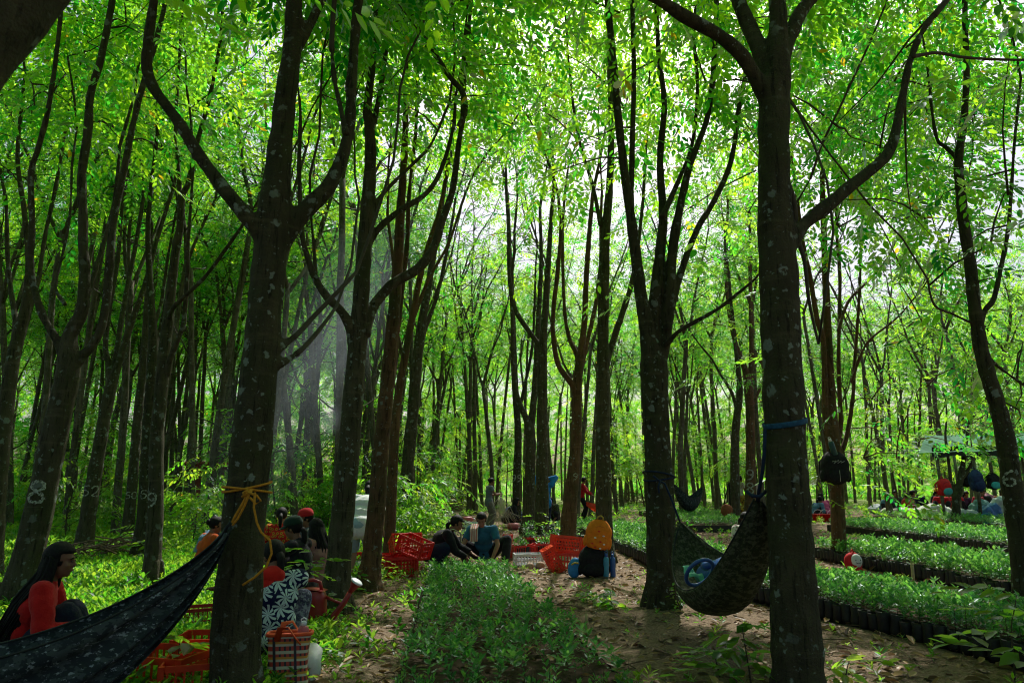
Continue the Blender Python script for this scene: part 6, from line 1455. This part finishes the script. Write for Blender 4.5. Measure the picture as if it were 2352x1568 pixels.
# 1 person in the red jacket
g = P(40, 1500, 5.45); g.z = 0
p1 = person(g, -64, 'person with long black hair in a red jacket seated behind the dark hammock', .13, .20, .12, (-12, -6), [(-.05, .44, .30), (.16, .40, .33)], [(-.1, .52, .07), (.1, .48, .07)], knees=[(-.1, .6, 1), (.1, .6, 1)], top=REDJ, bottom=DENIM, sleeve=.98, hair='verylong', vox=.010, face=True, top_len=.0, shoe=BLK, s=1.08)
# 2 person in orange with a towel
ORT = cloth('orange_shirt', (.60, .10, .015)); g = P(455, 1330, 10.8); g.z = 0
p2 = person(g, -42, 'person in an orange shirt with a blue towel, seated with back turned behind the hammock', .12, .22, .1, (-15, -12), [(-.1, .45, .25), (.15, .45, .25)], sit_feet(.5), knees=[(-.2, .5, 1), (.2, .5, 1)], top=ORT, bottom=NAVC, sleeve=.6, hair='bun', s=1.02)
o = towel(p2, cloth('blue_towel', (.16, .28, .42)), -1, .15, .34, .14); tag(o, 'blue towel hanging over the shoulder of the person in orange', 'towel')
# 3 person in red with ring print
RING = print_mat('ring_print', (.50, .018, .02), 'rings', 17, ((.65, .35, .03), (.04, .015, .03), (.55, .10, .04))); g = P(636, 1320, 11.6); g.z = 0
person(g, 12, 'person in a red blouse with yellow ring print, seated with back turned', .19, .10, .08, (0, -10), [(-.15, .42, .35), (.2, .42, .33)], sit_feet(.5), knees=[(-.25, .5, 1), (.25, .5, 1)], top=RING, bottom=BLK, sleeve=.42, hair='tail', skin=SKIN_L, s=1.05, top_len=.06)
# 4 person in the green cap, 5 in pink, 6 in the red hat
g = P(697, 1400, 8.35); g.z = 0; DKG = cloth('dark_green_cap', (.012, .035, .022))
p4 = person(g, 80, 'person in a dark green cap reaching out to the left beside the pink blouse', .22, .18, .12, (0, -14), [(-.10, .60, .45), (.10, .62, .47)], sit_feet(.42), knees=[(-.3, .6, .8), (.3, .6, .8)], elbows=[(-.5, -.1, -.8), (.5, -.1, -.8)], top=BLK, bottom=BLK, sleeve=.35, hair='low', face=True, s=1.03)
cap_on(p4, DKG, 'dark green cap worn by the person reaching to the left')
g = P(737, 1400, 8.95); g.z = 0
p5 = person(g, 55, 'person in a dusty pink blouse and brown trousers beside the tree with the watering can', .20, .15, .15, (0, -18), [(-.1, .5, .42), (.15, .5, .40)], sit_feet(.45), knees=[(-.3, .6, .8), (.3, .6, .8)], top=cloth('dusty_pink', (.42, .20, .18)), bottom=cloth('tan_trousers', (.36, .17, .09)), sleeve=.5, hair='long', s=1.0, top_len=.04)
g = P(717, 1300, 10.6); g.z = 0
p6 = person(g, 120, 'person in a red woollen hat mostly hidden behind the person in the green cap', .22, .12, .1, (0, -8), [(-.1, .45, .4), (.15, .45, .4)], sit_feet(.42), top=cloth('grey_shirt', (.12, .12, .13)), bottom=BLK, s=1.03, hair='low')
cap_on(p6, cloth('red_wool', (.55, .02, .025)), 'red woollen hat above the person in the green cap', 'hat', False, cat='hat')
# 7 person in the palm-print shirt
PALM = print_mat('palm_print', (.010, .013, .055), 'palm', 8.6, ((.50, .60, .62),)); PLD = print_mat('plaid_shorts', (.02, .025, .05), 'speckle', 60, ((.05, .06, .09), (.10, .12, .15))); g = P(628, 1500, 5.85); g.z = 0
p7 = person(g, 26, 'person in a navy shirt with white palm print seated behind the rope tree', .15, .16, .16, (18, -26), [P(474, 1352, 6.3), P(492, 1366, 6.25)], [(-.38, .38, .06), (.2, .42, .06)], knees=[(-.7, .4, .8), (.4, .6, .8)], top=PALM, bottom=PLD, sleeve=.36, hair='low', world_hands=True, vox=.010, wide=1.08, s=1.04, leg=.62)
mb = MB(); mb.ell((0, .0, .05), (.19, .15, .06)); o = mb.build('stool', WOOD); o.location = g; tag(o, 'low wooden seat under the person in the palm-print shirt', 'stool')
mb = MB(); nb = p7['nb']; mb.ell(nb + Vector((-.045, -.075, .015)), (.10, .055, .075)); mb.ell(nb + Vector((-.07, -.09, -.05)), (.075, .035, .07)); me = mb.mesh('scarf'); displace_noise(me, .02, 14, 1); o = link('scarf', me, None, cloth('scarlet_cloth', (.62, .02, .015))); o.location = g; o.rotation_euler = (0, 0, R(26)); tag(o, 'scarlet cloth round the neck of the person in the palm-print shirt', 'scarf')
# 8 bending person in white
g = at(819, 1338)
person(g, -6, 'person in a white T-shirt and pale blue shorts bending beside the straight reddish tree', .80, .55, .35, (0, -35), [(-.1, .75, .55), (.15, .75, .5)], [(-.12, 0, .07), (.10, .05, .07)], knees=[(-.1, 1, 0), (.1, 1, 0)], elbows=[(-.5, .5, .2), (.5, .5, .2)], top=cloth('white_shirt', (.78, .78, .80), .06), bottom=cloth('pale_blue_shorts', (.38, .52, .62)), sleeve=.36, leg=.50, hair='low', skin=SKIN_L, wide=1.12, s=1.05, shoe=BLK, top_len=.07)
# 9 black sweater, squatting
g = at(978, 1308)
p9 = person(g, -88, 'person in a black sweater squatting at the left end of the central bed', .26, .78, .12, (0, -24), [(-.1, .74, .26), (.1, .66, .20)], [(-.13, .14, .07), (.13, .14, .07)], knees=[(-.3, 1, .9), (.3, 1, .9)], elbows=[(-.5, -.1, -.6), (.5, -.1, -.6)], top=BLK, bottom=NAVC, sleeve=.97, hair='low', face=True, shoe=BLK, wide=1.1, s=1.05)
o = towel(p9, cloth('cream_towel', (.50, .44, .28)), 1, .22, .18, .09); tag(o, 'cream towel round the neck of the person in the black sweater', 'towel')
# 10 blue T-shirt
g = at(1112, 1292)
p10 = person(g, 172, 'person in a blue T-shirt sitting at the far end of the central bed, looking down', .16, .42, .12, (6, -30), [(.22, .42, .12), (-.22, .44, .12)][::-1], [(-.42, .28, .06), (.24, .38, .06)], knees=[(-1, .4, .5), (.8, .6, .5)], elbows=[(-.7, .0, .1), (.7, .0, .1)], top=cloth('blue_tshirt', (.03, .14, .24)), bottom=BLK, sleeve=.33, hair='low', face=True, skin=SKIN_L, wide=1.18, s=1.06)
def stripes_mat():
    m, nt, out = nodes('striped_towel'); b_ = N(nt, 'ShaderNodeBsdfPrincipled'); nt.links.new(b_.outputs[0], out.inputs[0]); b_.inputs['Roughness'].default_value = .9
    sp = N(nt, 'ShaderNodeSeparateXYZ'); nt.links.new(objco(nt), sp.inputs[0]); f = mth(nt, 'GREATER_THAN', mth(nt, 'FRACT', mth(nt, 'MULTIPLY', sp.outputs[0], 26)), .6)
    nt.links.new(mixc(nt, f, (.62, .55, .48), (.50, .10, .08)), b_.inputs['Base Color']); return m
o = towel(p10, stripes_mat(), 1, .30, .15, .14); tag(o, 'striped towel over the shoulder of the person in the blue T-shirt', 'towel')
# 11 standing, grey, with strings of straw
g = at(1122, 1211)
p11 = person(g, -72, 'person in a grey vest standing and holding a hank of pale fibre', .80, .03, .05, (0, -20), [(-.08, .34, 1.02), (.10, .36, 1.05)], [(-.10, -.02, .07), (.10, .06, .07)], knees=[(-.1, 1, 0), (.1, 1, 0)], top=cloth('grey_vest', (.13, .16, .19)), bottom=cloth('grey_trousers', (.17, .16, .14)), sleeve=.25, hair='bun', vox=.015, s=.98, shoe=BLK, face=True, top_len=.05)
t = link('fibre_hank', None or (lambda mb: mb.mesh('fibre_hank'))((lambda mb: [mb.tube([Vector((fr.gauss(0, .02), fr.gauss(0, .02), 0)), Vector((fr.gauss(.05, .12), fr.gauss(0, .08), -.4 * fr.uniform(.5, 1))), Vector((fr.gauss(.12, .28), fr.gauss(0, .15), -fr.uniform(.5, 1.05)))], .0035, 4) for _ in range(60)] and mb)(MB())), None, plain('pale_fibre', (.62, .58, .44), .8, .15, trans=.2)); t.location = P(1149, 1140, 21.9); tag(t, 'hank of pale fibre trailing from the hands of the person in the grey vest', 'fibre')
# 12 black clothes, seated
person(at(1160, 1209), -80, 'person in black with long hair squatting under the hank of fibre', .22, .55, .15, (0, -15), [(-.1, .45, .25), (.1, .45, .25)], [(-.13, .18, .07), (.13, .18, .07)], knees=[(-.3, 1, .9), (.3, 1, .9)], top=BLK, bottom=BLK, sleeve=.97, hair='long', vox=.016, s=1.05)
# 13 blue sweatshirt, arms raised
g = at(1253, 1222)
person(g, 8, 'person in a bright blue sweatshirt with both hands raised behind the head', .84, .0, .02, (0, 6), [(-.09, .06, 1.52), (.09, .06, 1.52)], [(-.10, 0, .07), (.10, 0, .07)], knees=[(-.1, 1, 0), (.1, 1, 0)], elbows=[(-1, .1, .25), (1, .1, .25)], top=cloth('bright_blue', (.02, .19, .52)), bottom=NAVC, sleeve=.97, hair='low', vox=.015, s=1.06, shoe=BLK, top_len=.05)
# 14 camouflage shirt
person(at(1276, 1206), 150, 'person in a camouflage shirt crouching right of the person in blue', .24, .45, .15, (0, -28), [(-.15, .4, .2), (.15, .42, .2)], [(-.13, .16, .07), (.13, .16, .07)], knees=[(-.3, 1, .9), (.3, 1, .9)], top=CAMO_G, bottom=BLK, sleeve=.55, hair='low', vox=.016, face=True)
# 15 red top, standing
g = at(1337, 1192)
p15 = person(g, -100, 'person in a red long-sleeved top and black trousers standing behind the reddish forked tree', .82, .06, .06, (0, -14), [(-.12, .42, .92), (.12, .40, .94)], [(-.10, 0, .07), (.10, .1, .07)], knees=[(-.1, 1, 0), (.1, 1, 0)], top=cloth('red_top', (.42, .012, .018)), bottom=BLK, sleeve=.95, hair='low', vox=.016, s=1.03, shoe=BLK, top_len=.04)
o = link('mesh_bag', MB().grid(lambda u, v: (.55 * u, .06 * math.sin(v * 5 + u * 4), -.42 * v * (.35 + .65 * u) - .1 * u), 14, 12).mesh('mesh_bag'), None, plain('orange_red_mesh', (.75, .06, .02), .6, .2, trans=.5)); o.location = P(1346, 1152, 27.3); tag(o, 'orange-red net bag held out by the person in the red top', 'bag')
# 16 far woman and the one behind the painted tree
FLO = print_mat('white_floral', (.55, .52, .48), 'speckle', 22, ((.20, .10, .10), (.62, .58, .52))); YSK = print_mat('yellow_floral', (.42, .25, .04), 'speckle', 14, ((.10, .05, .03), (.5, .34, .08)))
person(at(1704, 1182), -75, 'person in a white floral blouse and yellow patterned skirt standing beside the tree painted 98', .84, .0, .03, (0, 0), [(-.2, .05, .72), (.15, .25, .82)], [(-.08, 0, .07), (.08, .05, .07)], knees=[(-.1, 1, 0), (.1, 1, 0)], top=FLO, bottom=YSK, sleeve=.3, hair='bun', vox=.018, s=1.12, skirt=True)
person(at(1737, 1182), 170, 'person in a pale blouse half hidden by the tree painted 98', .80, .05, .05, (0, -5), [(-.2, .2, .8), (.2, .2, .8)], [(-.1, 0, .07), (.1, 0, .07)], knees=[(-.1, 1, 0), (.1, 1, 0)], top=cloth('pale_pink', (.55, .42, .42)), bottom=DENIM, hair='low', vox=.02)
person(at(1694, 1285), -150, 'person in a pale floral blouse hidden behind the camouflage hammock', .14, .30, .12, (0, -20), [(-.2, .4, .2), (.2, .4, .2)], sit_feet(.5), knees=[(-.3, .5, 1), (.3, .5, 1)], top=FLO, bottom=DENIM, hair='low')
# the group round the sacks
SEAT = dict(vox=.02)
def seated(px, py, yaw, label, top, hair='low', bottom=BLK, lean=.35, s=1.1, sleeve=.6, head=(0, -15), **k):
    return person(at(px, py), yaw, label, .16, lean, .12, head, [(-.15, .45, .25), (.15, .45, .25)], sit_feet(.48), knees=[(-.35, .5, 1), (.35, .5, 1)], top=top, bottom=bottom, sleeve=sleeve, hair=hair, vox=.02, s=s, **k)
SLATE = cloth('slate_blue', (.08, .18, .28)); MAG = cloth('magenta_pink', (.55, .09, .22))
seated(1868, 1192, -70, 'person in a blue and orange top leaning to the right beyond the thickest tree', SLATE, lean=.6)
seated(1903, 1190, 8, 'person in a magenta pink top seated with back turned', MAG, lean=.5, sleeve=.9, s=1.2)
pc = seated(2040, 1182, 160, 'person in a slate blue cap bending among the leafy boughs', SLATE, lean=.5, head=(0, -40)); cap_on(pc, cloth('slate_cap', (.10, .14, .26)), 'slate blue cap worn among the leafy boughs')
seated(2082, 1180, -120, 'person in black seated at the left of the far group', BLK, s=1.25)
seated(2112, 1178, 170, 'person in navy seated next to the yellow hat', NAVC, s=1.25, face=True)
ph_ = seated(2142, 1180, -150, 'person in dark clothes wearing a yellow hat', BLK, s=1.35, head=(0, -5)); cap_on(ph_, cloth('yellow_cloth', (.62, .45, .04)), 'yellow hat in the middle of the far group', 'hat', True, cat='hat')
seated(2166, 1182, 150, 'person in a red hooded top beside the red backpack', cloth('red_hoodie', (.5, .015, .03)), s=1.3, hair='low')
seated(2212, 1180, 190, 'person in a purple top behind the small forked tree', cloth('dark_purple', (.07, .03, .08)), s=1.2)
seated(2240, 1182, 200, 'person in a crimson top behind the shelter pole', cloth('crimson_top', (.36, .012, .03)), s=1.3)
seated(2262, 1180, 150, 'person in charcoal clothes behind the bundles on the far right', cloth('charcoal', (.03, .03, .035)), s=1.35)
seated(2322, 1184, 120, 'person in dark clothes at the far right end of the group', cloth('dark_brown', (.04, .025, .02)), s=1.3)
for px, lab in ((1880, 'left'), (1895, 'middle'), (1912, 'right')): bucket(px, 1196, .22, .28, RED, lab + ' one of the red buckets at the pink person')
for px, py, lab in ((2128, 1192, 'red basin behind the white sacks'), (2098, 1190, 'red basin left of the white sacks')): bucket(px, py, .42, .26, RED, lab, name='basin')

seated(2062, 1180, 150, 'person in a dull green top seated behind the left end of the sacks', cloth('dull_green', (.06, .10, .05)), s=1.25)
seated(2098, 1186, 10, 'person in a brick red top with back turned beside the red basin', cloth('brick_red', (.30, .03, .02)), s=1.15)
seated(2196, 1180, 165, 'person in a scarlet top right of the small forked tree', cloth('scarlet_top', (.55, .02, .03)), s=1.25)
seated(2300, 1182, 170, 'person in an orange-brown top behind the bundles', cloth('rust_top', (.28, .09, .03)), s=1.35)
# ------------------------------------------------------------------ drifting smoke, its streaks shaped to stand for sun rays
def smoke_mat():
    m, nt, out = nodes('wood_smoke'); vol = N(nt, 'ShaderNodeVolumeScatter'); nt.links.new(vol.outputs[0], out.inputs['Volume'])
    vol.inputs['Color'].default_value = (.72, .88, 1, 1); vol.inputs['Anisotropy'].default_value = .55
    gc = N(nt, 'ShaderNodeTexCoord').outputs['Generated']; mp = N(nt, 'ShaderNodeMapping'); mp.inputs['Location'].default_value = (-.5, -.5, -.5); nt.links.new(gc, mp.inputs[0])
    ln = N(nt, 'ShaderNodeVectorMath', operation='LENGTH'); nt.links.new(mp.outputs[0], ln.inputs[0])
    fall = ramp(nt, ln.outputs['Value'], [(0.05, 1.0), (0.30, .35), (0.5, 0.0)])
    n = ramp(nt, noise_tex(nt, objco(nt, (1, 1, .22)), 1.5, 4, .6), [(.40, .08), (.66, 1.0)])  # stretched noise streaks the smoke to imitate sun shafts
    nt.links.new(mth(nt, 'MULTIPLY', mth(nt, 'MULTIPLY', fall, n), SMOKE_D), vol.inputs['Density']); return m
SMOKE_D = .17
c = P(722, 850, 14.5); sm = MB().ell((0, 0, 0), (1.3, 2.4, 4.8)).mesh('smoke')
o = link('smoke', sm, None, [smoke_mat()]); o.location = c; o.rotation_euler = (0, R(27), 0); tag(o, 'thin bluish smoke with streaks shaped as sun rays between the rope tree and the watering can tree', 'smoke', kind='stuff')
SMOKE_D = 3.2
c = P(766, 962, 14.2); o = link('smoke', MB().ell((0, 0, 0), (.30, .3, .42), 0, Matrix.Rotation(R(35), 3, 'Y')).mesh('smoke'), None, [smoke_mat()]); o.location = c; tag(o, 'small dense puff of smoke left of the watering can tree', 'smoke', kind='stuff')
